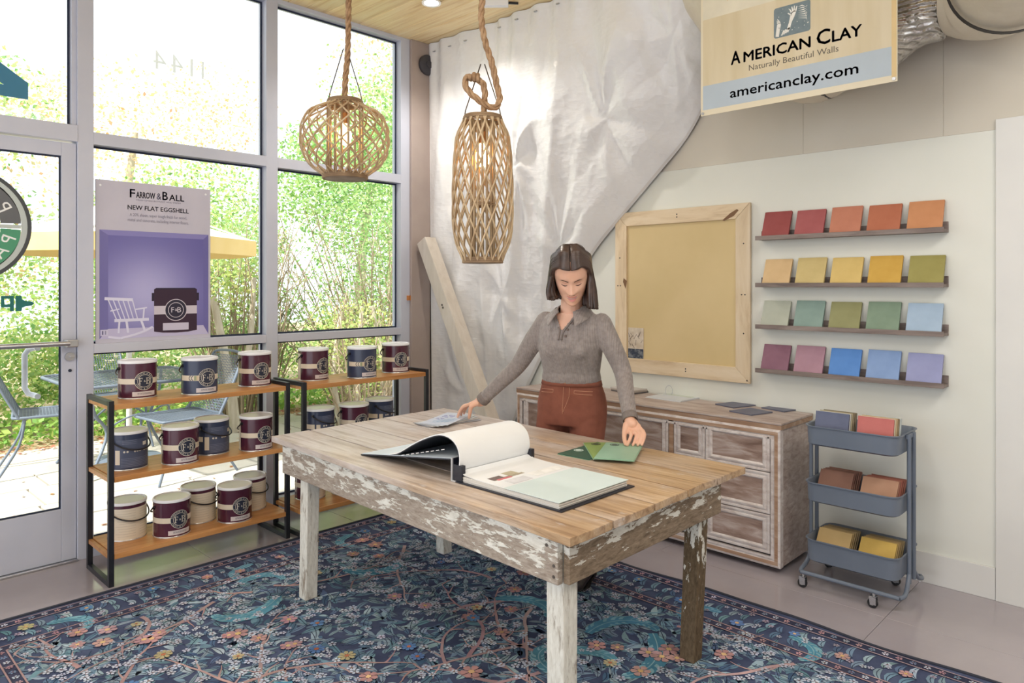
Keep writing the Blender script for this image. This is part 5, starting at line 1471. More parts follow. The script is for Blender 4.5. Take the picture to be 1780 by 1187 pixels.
# ================================================================ outside: terrace, garden, furniture
GZ = -.05
gr = struct('ground', (2, 8, GZ))
MB().box(-9, YW + .11, GZ - .3, 16, 26, GZ - .022).build('soil', plain('garden_soil', (150, 132, 104), (176, 158, 126), rough=.95, ns=4), gr)
M_PAVE = plain('stone_paving', (176, 170, 158), (198, 190, 178), rough=.8, ns=1.6, detail=7, bump=.1, bs=30)
rng = random.Random(21)
y = YW + .115; row = 0
while y < 7.4:
    h = (.42, .47, .40, .52, .45, .50, .48)[row % 7]; x = -2.6 + (row % 3) * .3
    while x < 6.2:
        wd = rng.uniform(.75, 1.15); dz = rng.uniform(-.003, .003)
        MB().box(x + .007, y + .007, GZ - .03, x + wd - .007, y + h - .007, GZ + dz).build('paver', M_PAVE, gr, bevel=.004, segs=1)
        x += wd
    y += h; row += 1
def lf(c, j, r): 
    d = r.uniform(-j, j); return lin(tuple(max(0, min(255, v + d + r.uniform(-8, 8))) for v in c))
M_LEAF = attr_mat('leaf_colours', .6, .3, 0, translucent=.55)
def leaves(b, n, fn, size, cols, r, jit=18, flat=False):
    for k in range(n):
        p = fn(r)
        if p is None: continue
        s = size * r.uniform(.6, 1.3)
        a = Vector((r.gauss(0, 1), r.gauss(0, 1), r.gauss(0, .12 if flat else .8))).normalized()
        w = a.cross(Vector((r.gauss(0, .2 if flat else 1), r.gauss(0, .2 if flat else 1), 1))).normalized()
        P = Vector(p); b.col = lf(r.choice(cols), jit, r)
        b.add([P, P + a * s * .5 + w * s * .32, P + a * s, P + a * s * .5 - w * s * .32], [(0, 1, 2, 3)])
# strip of fallen leaves
r = random.Random(4); b = MB()
leaves(b, 3200, lambda r: (r.uniform(-2.5, 8), 7.35 + abs(r.gauss(0, .42)), GZ + r.uniform(-.02, .02)), .055, [(198, 140, 118), (186, 120, 104), (210, 168, 130), (170, 122, 96), (214, 180, 150)], r, flat=True)
leaves(b, 160, lambda r: (r.uniform(-1, 6), r.uniform(4.4, 7.3), GZ + .006), .045, [(168, 120, 90), (190, 140, 100)], r, flat=True)
lv = b.build('fallen_leaves', M_LEAF, kind='stuff'); tag(lv, 'strip of fallen reddish leaves along the far edge of the terrace', 'leaves')
r = random.Random(14); b = MB()
leaves(b, 5200, lambda r: (r.uniform(-2, 8), r.uniform(7.7, 8.5), GZ + abs(r.gauss(0, .10))), .075, [(150, 186, 96), (128, 168, 84), (180, 200, 112)], r)
gv = b.build('ground_cover', M_LEAF, kind='stuff'); tag(gv, 'low green ground cover growing below the hedge', 'plants')

M_BARK = plain('pale_bark', (178, 166, 146), (206, 196, 178), rough=.85, ns=6, sc=(3, 3, .6), bump=.3)
M_BARKW = plain('white_bark', (214, 210, 204), (232, 229, 224), rough=.8, ns=6, sc=(3, 3, .6), bump=.2)
M_TWIG = plain('twig_brown', (150, 132, 108), (180, 162, 136), rough=.85, ns=5)
GREENS = [(166, 200, 122), (148, 187, 110), (186, 212, 142), (132, 174, 106), (200, 218, 158)]
AUTUMN = [(234, 206, 160), (230, 192, 146), (236, 218, 170), (212, 208, 150), (238, 208, 168)]
YELG = [(210, 218, 140), (196, 212, 134), (222, 226, 154), (176, 202, 126)]
def plant(name, lab, cat, base_, blobs, n, size, cols, trunk=None, tw=0, seed=1, bark=None, group=None, twig_h=1.6, twig_r=.9):
    """blobs: (cx, cy, cz, rx, ry, rz) crowns filled with leaves; trunk: list of (path, r0, r1)"""
    r = random.Random(seed)
    t = thing(name, lab, cat, base_, 0, group)
    vol = [q[3] * q[4] * q[5] for q in blobs]
    def fn(r):
        q = r.choices(blobs, vol)[0]
        d = Vector((r.gauss(0, 1), r.gauss(0, 1), r.gauss(0, 1))).normalized() * (r.random() ** .45)
        p = Vector((q[0] + d.x * q[3], q[1] + d.y * q[4], q[2] + d.z * q[5]))
        return None if p.z < GZ + .02 else p
    b = MB(); leaves(b, int(n * 2.5), fn, size * .68, cols, r); b.build('foliage', M_LEAF, t, kind='stuff')
    if trunk:
        for path, r0, r1 in trunk:
            P = [catmull(path, k / 12) for k in range(13)]
            MB().tube(P, [r0 + (r1 - r0) * k / 12 for k in range(13)], 8).build('trunk', bark or M_BARK, t, smooth=60)
    if tw:
        b = MB()
        for k in range(tw):
            a = r.uniform(0, 6.3); q = r.random() ** .5 * twig_r * .35
            p0 = Vector((base_[0] + q * cos(a), base_[1] + q * sin(a), GZ)); hh = twig_h * r.uniform(.6, 1.1)
            lean = Vector((cos(a), sin(a), 0)) * r.uniform(.1, .75) * twig_r
            p1 = p0 + lean * .35 + Vector((r.uniform(-.1, .1), r.uniform(-.1, .1), hh * .5)); p2 = p0 + lean + Vector((r.uniform(-.15, .15), 0, hh))
            P = [catmull([p0, p1, p2], j / 7) for j in range(8)]
            b.tube(P, [.013 * (1 - .75 * j / 7) for j in range(8)], 4, cap=False)
            for j in (2, 3, 4, 5, 6):
                s = P[j]; aa = r.uniform(0, 6.3); e = s + Vector((cos(aa) * .25, sin(aa) * .25, r.uniform(.1, .4))) * r.uniform(.5, 1.2)
                b.tube([s, (s + e) / 2 + Vector((0, 0, .04)), e], [.006, .0045, .002], 3, cap=False)
        b.build('twigs', M_TWIG, t, smooth=True, kind='stuff')
    return t
# clipped hedge sections behind the terrace
for k, (x, lab) in enumerate(((-1.6, 'clipped green hedge section beyond the left door edge'), (.25, 'clipped green hedge section behind the patio chair by the door'), (2.1, 'clipped green hedge section behind the umbrella pole'), (3.9, 'clipped green hedge section behind the first shelving unit'), (5.9, 'clipped green hedge section beyond the bare shrub'))):
    plant('hedge', lab, 'hedge', (x, 8.9, GZ), [(x, 8.95, .35, 1.05, .55, .62), (x + .3, 9.0, .62, .9, .5, .5)], 2600, .085, GREENS + YELG, seed=30 + k, group='hedge sections behind the terrace')
# twiggy shrub outside the right-hand window
plant('bare_shrub', 'tall twiggy shrub with thin bare stems and green top outside the window by the post', 'shrub', (5.15, 7.1, GZ), [(5.2, 7.2, 2.15, 1.3, .8, .95), (4.6, 7.0, 1.0, .8, .6, .9), (5.9, 7.4, 1.1, .9, .6, .9)], 5200, .058, GREENS, tw=120, seed=5, twig_h=2.1, twig_r=1.5)
plant('bare_shrub', 'twiggy grey-green shrub outside the middle window beside the umbrella', 'shrub', (3.55, 7.5, GZ), [(3.6, 7.6, 1.0, .8, .6, 1.1), (3.5, 7.6, 1.9, .7, .6, .5)], 3000, .055, GREENS + [(196, 200, 170)], tw=80, seed=6, twig_h=2.0, twig_r=.9)
plant('garden_shrub', 'pale stemmed shrub low outside the right-hand window behind the tins', 'shrub', (4.3, 6.3, GZ), [(4.3, 6.4, .75, .7, .5, .55)], 900, .07, YELG, tw=34, seed=7, twig_h=1.3, twig_r=.8,
      trunk=[([(4.25, 6.3, GZ), (4.22, 6.3, .5), (4.30, 6.32, 1.2)], .045, .02), ([(4.5, 6.35, GZ), (4.56, 6.3, .5), (4.42, 6.32, 1.2)], .04, .02), ([(4.05, 6.3, GZ), (3.98, 6.35, .5), (4.1, 6.4, 1.15)], .035, .02), ([(4.8, 6.4, GZ), (4.85, 6.4, .6), (5.1, 6.5, 1.4)], .04, .02)])
# trees
plant('garden_tree', 'green leafy tree filling the right-hand window above the bare shrub', 'tree', (6.6, 9.6, GZ), [(6.6, 9.5, 3.0, 1.5, 1.1, 1.2), (7.4, 9.9, 3.9, 1.2, 1.0, 1.1), (5.7, 9.5, 3.1, .9, .9, .8)], 6500, .095, GREENS, trunk=[([(6.6, 9.6, GZ), (6.5, 9.6, 1.5), (6.7, 9.6, 3)], .11, .05)], seed=8)
plant('garden_tree', 'tall thin-leaved tree at the top of the right-hand window', 'tree', (8.4, 11.2, GZ), [(8.4, 11.2, 5.0, 1.6, 1.2, 1.6), (7.6, 11.2, 4.3, 1.0, .9, .8), (9.4, 11.6, 6.2, 1.2, 1.2, 1.5)], 2200, .105, AUTUMN + GREENS[:2], trunk=[([(8.4, 11.2, GZ), (8.3, 11.2, 3), (8.5, 11.2, 6)], .12, .05)], seed=9)
plant('garden_tree', 'green tree behind the umbrella in the middle window', 'tree', (4.1, 10.2, GZ), [(4.3, 10.2, 2.3, 1.3, .9, 1.0), (3.3, 10.0, 1.9, 1.1, .8, .9)], 4200, .09, GREENS + YELG, trunk=[([(4.1, 10.2, GZ), (4.2, 10.2, 1.0), (4.1, 10.2, 2.2)], .1, .05)], seed=10)
plant('garden_tree', 'autumn-coloured tree with peach leaves above the display board', 'tree', (4.2, 13.0, GZ), [(4.4, 13.0, 4.1, 1.9, 1.3, 1.2), (3.0, 12.6, 3.6, 1.4, 1.0, .9), (5.8, 13.2, 4.6, 1.2, 1.0, 1.0)], 1500, .105, AUTUMN, trunk=[([(4.2, 13, GZ), (4.1, 13, 2), (4.3, 13, 4)], .12, .05)], seed=11)
plant('garden_tree', 'white forked-trunk tree outside the glass door', 'tree', (1.15, 8.35, GZ), [(1.0, 8.6, 1.9, 1.2, .7, .7), (.2, 8.8, 1.5, 1.0, .6, .7), (.9, 8.8, 3.2, 1.3, .8, .8)], 4200, .085, GREENS + YELG + AUTUMN[:2], bark=M_BARKW,
      trunk=[([(1.16, 8.35, GZ), (1.15, 8.35, .6), (1.14, 8.35, 1.12)], .075, .06), ([(1.14, 8.35, 1.1), (1.08, 8.35, 1.5), (1.02, 8.35, 2.6)], .058, .035), ([(1.15, 8.35, 1.08), (1.3, 8.35, 1.45), (1.5, 8.35, 2.2)], .05, .03)], seed=12)
plant('garden_tree', 'peach-leaved tree high outside the glass door', 'tree', (.9, 11.5, GZ), [(.9, 11.4, 3.6, 1.5, 1.0, .8), (-.6, 11.6, 3.1, 1.4, 1.0, .9), (2.2, 11.6, 3.9, .9, .9, .6)], 1100, .10, AUTUMN + YELG[:1], trunk=[([(.9, 11.5, GZ), (.9, 11.5, 1.6), (1.0, 11.5, 3.5)], .1, .05)], seed=13)
plant('garden_tree', 'leaning pale-trunked small tree outside the middle window behind the shelving', 'tree', (3.25, 7.0, GZ), [(3.3, 7.2, 1.5, .5, .4, .4)], 500, .07, YELG, trunk=[([(3.25, 7.0, GZ), (3.2, 7.0, .45), (3.05, 7.05, 1.3)], .06, .035), ([(3.25, 7.0, .3), (3.4, 7.0, .8), (3.45, 7.0, 1.5)], .04, .025)], seed=15)
plant('garden_tree', 'dense green tree far behind the hedge at the right', 'tree', (8.6, 10.5, GZ), [(8.8, 10.4, 1.6, 1.5, 1.0, 1.7)], 3600, .1, GREENS, seed=16, trunk=[([(8.6, 10.5, GZ), (8.6, 10.5, 1), (8.6, 10.5, 2)], .1, .06)])
plant('garden_tree', 'dense yellow-green bush far behind the hedge beyond the door', 'bush', (-1.0, 10.2, GZ), [(-1.0, 10.2, 1.1, 1.5, .9, 1.3), (1.2, 10.6, 1.2, 1.4, .8, 1.2), (3.0, 10.9, 1.1, 1.2, .8, 1.2)], 5200, .095, GREENS + YELG, seed=17)

# umbrella
M_CANV = plain('cream_canvas', (246, 238, 214), (250, 243, 222), rough=.8, ns=5)
M_CANVY = plain('yellow_valance', (240, 208, 134), (244, 214, 144), rough=.8, ns=5)
M_IRON = plain('blue_grey_iron', (100, 110, 124), (112, 122, 136), rough=.5, ns=6)
um = thing('patio_umbrella', 'cream and yellow patio umbrella on a pale pole over the terrace table', 'umbrella', (2.07, 6.40, GZ))
ub = 8; ang = [2 * pi * k / ub + .2 for k in range(ub)]
apex = Vector((2.07, 6.40, 2.20)); rim = [Vector((2.07 + 1.0 * cos(a), 6.40 + 1.0 * sin(a), 1.80)) for a in ang]
for k in range(ub):
    a, c = rim[k], rim[(k + 1) % ub]
    def gore(u, v, a=a, c=c):
        p = apex.lerp(a.lerp(c, u), v); p.z -= .05 * sin(pi * v) ; p.z -= .02 * sin(pi * u) * v; return p
    g = MB().grid(gore, 5, 7); MB.build(g, 'canopy_panel', M_CANV, um, smooth=True)
    MB().add([a, c, c + Vector((0, 0, -.13)), a + Vector((0, 0, -.13))], [(0, 1, 2, 3)]).build('valance', M_CANVY, um)
    MB().beam(apex + Vector((0, 0, -.05)), a + Vector((0, 0, -.012)), .012, .012).build('rib', M_BARKW, um)
MB().cyl((2.07, 6.40, GZ), (2.07, 6.40, 2.22), .022, n=14).build('pole', M_BARKW, um, smooth=40)
MB().lathe([(.24, 0), (.24, .05), (.05, .09), (.04, .25)], 28, c=(2.07, 6.40, GZ + .003)).build('foot', M_IRON, um, smooth=40)
# mesh-top table and wire chairs
def mesh_grid(b, o, u, v, nu, nv, r=.0022):
    o, u, v = Vector(o), Vector(u), Vector(v)
    for i in range(nu + 1): p = o + u * (i / nu); b.beam(p, p + v, r * 2, r)
    for j in range(nv + 1): p = o + v * (j / nv); b.beam(p, p + u, r * 2, r)
pt = thing('patio_table', 'blue-grey iron mesh patio table under the umbrella', 'table', (2.07, 6.40, GZ))
b = MB(); z = .665
for k in range(4):
    cx, cy_ = (1, 1, -1, -1)[k], (1, -1, -1, 1)[k]
    b2 = MB(); P = [(2.07 + cx * .40, 6.40 + cy_ * .40, z), (2.07 + cx * .36, 6.40 + cy_ * .36, .45), (2.07 + cx * .24, 6.40 + cy_ * .24, .25), (2.07 + cx * .42, 6.40 + cy_ * .42, GZ + .003)]
    b2.tube([catmull(P, j / 14) for j in range(15)], .012, 7).build('leg', M_IRON, pt, smooth=60)
b.tube([(p[0], p[1], z) for p in rrect(1.55, 2.59, 5.88, 6.92, .10)], .014, 7, closed=True); b.build('rim', M_IRON, pt, smooth=60)
b = MB(); mesh_grid(b, (1.56, 5.89, z), (1.02, 0, 0), (0, 1.02, 0), 30, 30); b.build('mesh_top', M_IRON, pt, kind='stuff')
b = MB()
for k in range(4): b.tube([(2.07 + .3 * cos(k * pi / 2 + pi / 4 + j * .19), 6.40 + .3 * sin(k * pi / 2 + pi / 4 + j * .19), .30 + .10 * sin(j * pi / 8)) for j in range(9)], .008, 6)
b.build('brace_hoop', M_IRON, pt, smooth=True)
def chair(lab, loc, rz):
    t = thing('patio_chair', lab, 'chair', loc, rz, 'wire patio chairs')
    w, s = .24, .24
    b = MB(); b.tube([(p[0], p[1], .46) for p in rrect(-w, w, -s, s, .05)], .011, 7, closed=True); b.build('seat_frame', M_IRON, t, smooth=60, local=True)
    b = MB(); mesh_grid(b, (-w, -s, .46), (2 * w, 0, 0), (0, 2 * s, 0), 22, 22, .003); b.build('seat_mesh', M_IRON, t, local=True, kind='stuff')
    bp = [(-w, .20, .46), (-w, .30, .66), (-w * .95, .40, .88), (-w * .6, .42, .93), (w * .6, .42, .93), (w * .95, .40, .88), (w, .30, .66), (w, .20, .46)]
    MB().tube([catmull(bp, j / 40) for j in range(41)], .011, 7).build('back_frame', M_IRON, t, smooth=60, local=True)
    b = MB(); mesh_grid(b, (-w, .21, .48), (2 * w, 0, 0), (0, .20, .42), 22, 22, .003); b.build('back_mesh', M_IRON, t, local=True, kind='stuff')
    for sx in (-1, 1):
        MB().tube([catmull([(sx * w * .95, -.18, .46), (sx * w, -.20, .25), (sx * w * 1.08, -.28, .003)], j / 8) for j in range(9)], .010, 7).build('leg', M_IRON, t, smooth=60, local=True)
        MB().tube([catmull([(sx * w * .95, .16, .46), (sx * w, .20, .25), (sx * w * 1.08, .34, .003)], j / 8) for j in range(9)], .010, 7).build('leg', M_IRON, t, smooth=60, local=True)
    return t
ch0 = chair('blue-grey wire patio chair seen through the glass door, its back to the left', (1.56, 6.66, GZ), R(78))
dup(ch0, (2.22, 5.75, GZ), R(-84), 'wire patio chair nearest the window, seen between the first shelves', 'wire patio chairs')
dup(ch0, (2.15, 7.15, GZ), R(5), 'wire patio chair on the hedge side of the patio table', 'wire patio chairs')

# ================================================================ the woman at the table
from mathutils.bvhtree import BVHTree
def person():
    M_SKIN = plain('skin', (226, 176, 150), (234, 188, 164), rough=.45, ns=9)
    M_SKIN.node_tree.nodes['Principled BSDF'].inputs['Subsurface Weight'].default_value = .12
    M_SKIN.node_tree.nodes['Principled BSDF'].inputs['Subsurface Radius'].default_value = (.01, .004, .002)
    FA = R(198); F = Vector((cos(FA), sin(FA), 0)); L = Vector((-F.y, F.x, 0)); Z = Vector((0, 0, 1))
    pel = Vector((2.838, 2.312, .82)); sho = Vector((2.700, 2.196, 1.262))
    root = thing('person', 'woman in grey knit polo sweater and rust trousers leaning over the table, touching the cards', 'person', (2.76, 2.28, 0))
    def loft(b, secs, n=22):
        """secs: (centre, axis u, axis v, ru, rv)"""
        vs = [c + u * (ru * cos(2 * pi * k / n)) + v * (rv * sin(2 * pi * k / n)) for c, u, v, ru, rv in secs for k in range(n)]
        m = len(secs)
        fs = [(i * n + k, i * n + (k + 1) % n, (i + 1) * n + (k + 1) % n, (i + 1) * n + k) for i in range(m - 1) for k in range(n)]
        fs += [tuple(range(n - 1, -1, -1)), tuple((m - 1) * n + k for k in range(n))]
        b.add(vs, fs)
    def limb(b, pts, rs, n=16, k=18, flat=1):
        P = [catmull(pts, j / k) for j in range(k + 1)]
        rr = [catmull([(q, 0, 0) for q in rs], j / k).x for j in range(k + 1)]
        # rounded ends
        d0, d1 = (P[0] - P[1]).normalized(), (P[-1] - P[-2]).normalized()
        P = [P[0] + d0 * rr[0] * .8, P[0] + d0 * rr[0] * .5] + P + [P[-1] + d1 * rr[-1] * .5, P[-1] + d1 * rr[-1] * .8]
        rr = [rr[0] * .45, rr[0] * .82] + rr + [rr[-1] * .82, rr[-1] * .45]
        b.tube(P, rr, n, flat=flat)
    def ball(b, c, r, sc=(1, 1, 1)):
        c = Vector(c)
        b.add(*_ball(c, r))
    def _ball(c, r, n=14, m=9):
        vs = [c + Vector((r * sin(pi * j / m) * cos(2 * pi * k / n), r * sin(pi * j / m) * sin(2 * pi * k / n), r * cos(pi * j / m))) for j in range(1, m) for k in range(n)]
        vs += [c + Vector((0, 0, r)), c - Vector((0, 0, r))]
        fs = [((j) * n + k, (j + 1) * n + k, (j + 1) * n + (k + 1) % n, j * n + (k + 1) % n) for j in range(m - 2) for k in range(n)]
        fs += [(len(vs) - 2, k, (k + 1) % n) for k in range(n)] + [(len(vs) - 1, (m - 2) * n + (k + 1) % n, (m - 2) * n + k) for k in range(n)]
        return vs, fs
    def weld(b, name, vox, smooth, mat, parent=root, keep=None):
        """one continuous skin grown over overlapping volumes"""
        me = bpy.data.meshes.new(name); me.from_pydata([tuple(p) for p in b.v], [], b.f)
        o = bpy.data.objects.new(name, me); COL.objects.link(o)
        m = o.modifiers.new('r', 'REMESH'); m.mode = 'VOXEL'; m.voxel_size = vox
        s = o.modifiers.new('s', 'SMOOTH'); s.factor = .5; s.iterations = smooth
        dg = bpy.context.evaluated_depsgraph_get(); dg.update()
        m2 = bpy.data.meshes.new_from_object(o.evaluated_get(dg))
        bpy.data.objects.remove(o); bpy.data.meshes.remove(me)
        n = len(m2.vertices); co = np.empty(n * 3); m2.vertices.foreach_get('co', co); co = co.reshape(-1, 3)
        fs = [tuple(p.vertices) for p in m2.polygons]
        bpy.data.meshes.remove(m2)
        if keep: fs = [f for f in fs if keep(sum((Vector(co[i]) for i in f), Vector()) / len(f))]
        r = MB(); r.v = [tuple(p) for p in co]; r.f = fs; r.c = [(1, 1, 1, 1)] * n
        ob = r.build(name, mat, parent, smooth=True)
        return ob, BVHTree.FromPolygons([Vector(p) for p in co], fs)
    def torso(z): 
        t = (z - .82) / (1.262 - .82); c = pel.lerp(sho, t); c.z = z; return c
    # ---- sweater volumes
    T = [(.940, .150, .108, 0), (.962, .154, .112, 0), (.995, .147, .106, .0), (1.04, .152, .112, .004), (1.09, .160, .122, .012), (1.13, .164, .126, .014), (1.18, .163, .118, .008), (1.225, .166, .100, -.002), (1.258, .152, .084, -.006), (1.290, .112, .074, -.004), (1.318, .078, .064, .0), (1.336, .062, .058, .004)]
    def tsecs(inset, zmax=9, zmin=0): return [(torso(z) + F * (fo + .012), L, F, a - inset, b_ - inset) for z, a, b_, fo in T if zmin <= z <= zmax]
    shR, shL = sho - L * .138 - Z * .016 - F * .008, sho + L * .138 - Z * .018 - F * .008
    elR, wrR = Vector((2.650, 2.515, 1.015)), Vector((2.585, 2.705, .826))
    elL, wrL = Vector((2.815, 1.985, 1.015)), Vector((2.672, 1.842, .826))
    sw = MB()
    loft(sw, tsecs(0))
    for s in (-1, 1):
        c = torso(1.125) + F * .082 + L * (s * .066); ball(sw, c, .060)
    armR = [shR, shR.lerp(elR, .5) + F * .004, elR - F * .006, elR.lerp(wrR, .5), wrR]
    armL = [shL, shL.lerp(elL, .5) + L * .004, elL - F * .004, elL.lerp(wrL, .5), wrL]
    rs = [.054, .050, .043, .038, .031]
    limb(sw, armR, rs); limb(sw, armL, rs)
    def keep(p):
        d = p - torso(p.z); lat = d.dot(L); fo = d.dot(F)
        if fo > 0 and p.z > 1.215 and abs(lat + .008) < (p.z - 1.205) * .60: return False
        if p.z > 1.326 and (p - torso(1.33)).length < .09: return False
        for w, e in ((wrR, elR), (wrL, elL)):
            ax = (w - e).normalized()
            if (p - w).dot(ax) > .004 and (p - w).length < .08: return False
        return True
    def knit():
        m, n, l, b = base('grey_knit', .85, 0, .2)
        v = coords(n, l)
        f = noisen(n, l, v, 60, 4); c = ramp(n, l, f, [(.3, (134, 126, 124)), (.7, (160, 151, 148))])
        # fine vertical ribs
        mp = n.new('ShaderNodeMapping'); mp.inputs['Rotation'].default_value = (0, 0, -atan_(L)); l.new(v, mp.inputs['Vector'])
        w = n.new('ShaderNodeTexWave'); w.inputs['Scale'].default_value = 34; w.inputs['Distortion'].default_value = .6; w.inputs['Detail'].default_value = 1; w.bands_direction = 'X'; l.new(mp.outputs[0], w.inputs['Vector'])
        c = mixc(n, l, ramp(n, l, w.outputs['Fac'], [(.35, (0, 0, 0)), (.9, (90, 90, 90))]), c, (176, 166, 160))
        l.new(c, b.inputs['Base Color'])
        bumpn(n, l, b, w.outputs['Fac'], .35, .004)
        b.inputs['Sheen Weight'].default_value = .25
        return m
    atan_ = lambda v: math.atan2(v.y, v.x)
    M_KNIT = knit(); M_KNITE = plain('knit_edge', (120, 110, 106), (134, 124, 120), rough=.85, ns=60)
    sweater, tree = weld(sw, 'sweater', .0055, 6, M_KNIT, keep=keep)
    # cuffs
    for w, e in ((wrR, elR), (wrL, elL)):
        ax = (w - e).normalized(); u, v = frame_axes(ax)
        b = MB(); prof = [(-.026, .0325), (-.024, .0355), (.006, .0345), (.009, .0325), (.006, .030)]
        for i in range(len(prof)): b.v += [tuple(w + ax * prof[i][0] + (u * cos(2 * pi * k / 24) + v * sin(2 * pi * k / 24)) * prof[i][1]) for k in range(24)]
        b.c = [(1, 1, 1, 1)] * len(b.v)
        b.f = [(i * 24 + k, i * 24 + (k + 1) % 24, (i + 1) * 24 + (k + 1) % 24, (i + 1) * 24 + k) for i in range(len(prof) - 1) for k in range(24)]
        b.build('cuff', M_KNITE, sweater, smooth=True)
    def onfront(bv, lat, z, off=.002, c=None):
        o = (c or torso(z)) + L * lat + F * .6
        h = bv.ray_cast(o, -F)
        return (h[0] + F * off) if h[0] else None
    # hem ribbing
    # collar: a turned-down band with two points
    nb = torso(1.318) + F * .006
    def collar(u, v):
        a = R(-146 + 292 * u); ca = abs(a) / R(146)         # 0 at the back, 1 at the front opening
        d = (-F * cos(a) + L * sin(a))
        front = max(0, (ca - .55) / .45)
        r0 = .060 + .002 * ca; zt = 1.352 - .040 * ca - .012 * front
        r1 = r0 + .026 + .022 * front; zb = zt - .034 - .030 * front
        p = Vector((nb.x, nb.y, 0)) + d * (r0 + (r1 - r0) * v ** .8) * (1 + .12 * abs(sin(a)) * v) + Z * (zt + .006 * sin(pi * v) + (zb - zt) * v)
        p += F * (.030 * front * (1 + .4 * v)) - L * 0
        return p
    o = MB().grid(collar, 60, 8).build('collar', M_KNIT, sweater, smooth=True)
    m = o.modifiers.new('solid', 'SOLIDIFY'); m.thickness = .004
    # placket and buttons
    b = MB(); 
    for s, z0, z1 in ((-1, 1.165, 1.225), (1, 1.165, 1.30)):
        pts = []
        for k in range(9):
            z = z0 + (z1 - z0) * k / 8; lat = -.008 + s * (.008 + max(0, z - 1.205) * .62); p = onfront(tree, lat, z, .002)
            if p: pts.append(p)
        if len(pts) > 2: b.tube(pts, .0050, 6)
    b.build('placket', M_KNITE, sweater, smooth=True)
    for z in (1.185, 1.215, 1.245):
        lat = .006 + max(0, z - 1.21) * .60; p = onfront(tree, lat + .012, z, .003)
        if p: MB().cyl(p, p + F * .004, .0060, n=14).build('button', plain('button_brown', (96, 76, 66), rough=.35), sweater, smooth=40)
    # ---- trousers
    tr = MB()
    def ps(z): c = torso(max(z, .82)); c.z = z; return c
    H = [(.965, .146, .106, .008), (.93, .155, .112, .006), (.88, .172, .124, .0), (.83, .183, .132, .0), (.77, .184, .132, .0), (.725, .176, .124, 0)]
    loft(tr, [(ps(z) + F * fo, L, F, a, b_) for z, a, b_, fo in H])
    hipR, hipL = ps(.78) - L * .090, ps(.78) + L * .090
    knR, anR = Vector((2.775, 2.425, .46)), Vector((2.780, 2.455, .13))
    knL, anL = Vector((2.770, 2.185, .46)), Vector((2.770, 2.150, .13))
    for h, k_, a in ((hipR, knR, anR), (hipL, knL, anL)):
        limb(tr, [h, h.lerp(k_, .5), k_, k_.lerp(a, .5), a], [.094, .086, .070, .062, .060])
    M_TR = plain('rust_twill', (128, 74, 58), (146, 88, 70), rough=.8, ns=12, detail=6, bump=.12, bs=160)
    M_TRS = plain('rust_stitch', (196, 146, 118), rough=.7); M_TRB = plain('rust_band', (122, 70, 55), (138, 82, 65), rough=.8, ns=14)
    trousers, ttree = weld(tr, 'trousers', .008, 5, M_TR, keep=lambda p: p.z < .945 and p.z > .10)
    b = MB(); wb = [(.926, -.006), (.928, .0035), (.954, .0035), (.956, -.008)]
    n = 48
    for z, off in wb:
        f = (z - .93) / .035; a = .155 + (.146 - .155) * f; d = .112 + (.106 - .112) * f
        b.v += [tuple(ps(z) + F * .007 + L * ((a + off) * cos(2 * pi * k / n)) + F * ((d + off) * sin(2 * pi * k / n))) for k in range(n)]
    b.c = [(1, 1, 1, 1)] * len(b.v)
    b.f = [(i * n + k, i * n + (k + 1) % n, (i + 1) * n + (k + 1) % n, (i + 1) * n + k) for i in range(3) for k in range(n)]
    b.build('waistband', M_TRB, trousers, smooth=True)
    def seam(pts, r=.0013, name='stitching', mat=M_TRS):
        P = [onfront(ttree, lat, z, .001, ps(z)) for lat, z in pts]; P = [p for p in P if p]
        if len(P) > 1: MB().tube(P, r, 5).build(name, mat, trousers, smooth=True)
    seam([(.002, .930 - .01 * k) for k in range(15)]); seam([(.032 - .0022 * max(0, k - 5) ** 1.2, .930 - .01 * k) for k in range(14)])
    for s in (1, -1):
        seam([(s * (.055 + .008 * k), .911 - .0006 * k) for k in range(11)]); seam([(s * (.055 + .008 * k), .896 - .0008 * k) for k in range(11)]); seam([(s * .055, .911), (s * .055, .903), (s * .055, .896)])
        seam([(s * .0555, .933), (s * .0555, .953)], .004, 'belt_loop', M_TRB); seam([(s * .115, .933), (s * .115, .948)], .004, 'belt_loop', M_TRB)
    p = onfront(ttree, .012, .933, .007, ps(.933))
    if p: MB().cyl(p + Z * .018, p + Z * .018 + F * .003, .007, n=14).build('trouser_button', plain('button_brass', (150, 110, 80), rough=.3, metal=.6), trousers, smooth=40)
    # ---- boots
    M_BOOT = plain('dark_boot', (44, 36, 36), (58, 48, 46), rough=.4, ns=10); M_SOLE = plain('boot_sole', (26, 24, 26), rough=.7)
    for a, tx, ty in ((anR, 2.600, 2.420), (anL, 2.595, 2.080)):
        toe = Vector((tx, ty, .045)); d = (Vector((tx, ty, 0)) - Vector((a.x, a.y, 0))).normalized()
        b = MB(); heel = Vector((a.x, a.y, .05)) - d * .025
        limb(b, [Vector((a.x, a.y, .20)), Vector((a.x, a.y, .12)), Vector((a.x, a.y, .065))], [.049, .047, .042]); limb(b, [heel, heel.lerp(toe, .45) + Z * .010, toe - Z * .004], [.036, .040, .033])
        bo, _ = weld(b, 'boot', .006, 4, M_BOOT)
        sd = Vector((-d.y, d.x, 0)); c0 = Vector((a.x, a.y, 0)) - d * .052
        pl = [(0, -.024), (.02, -.031), (.10, -.030), (.17, -.040), (.225, -.032), (.245, 0), (.225, .032), (.17, .040), (.10, .030), (.02, .031), (0, .024)]
        MB().prism(pl, c0 + Z * .0075, d, sd, Z * .010).build('sole', M_SOLE, bo)
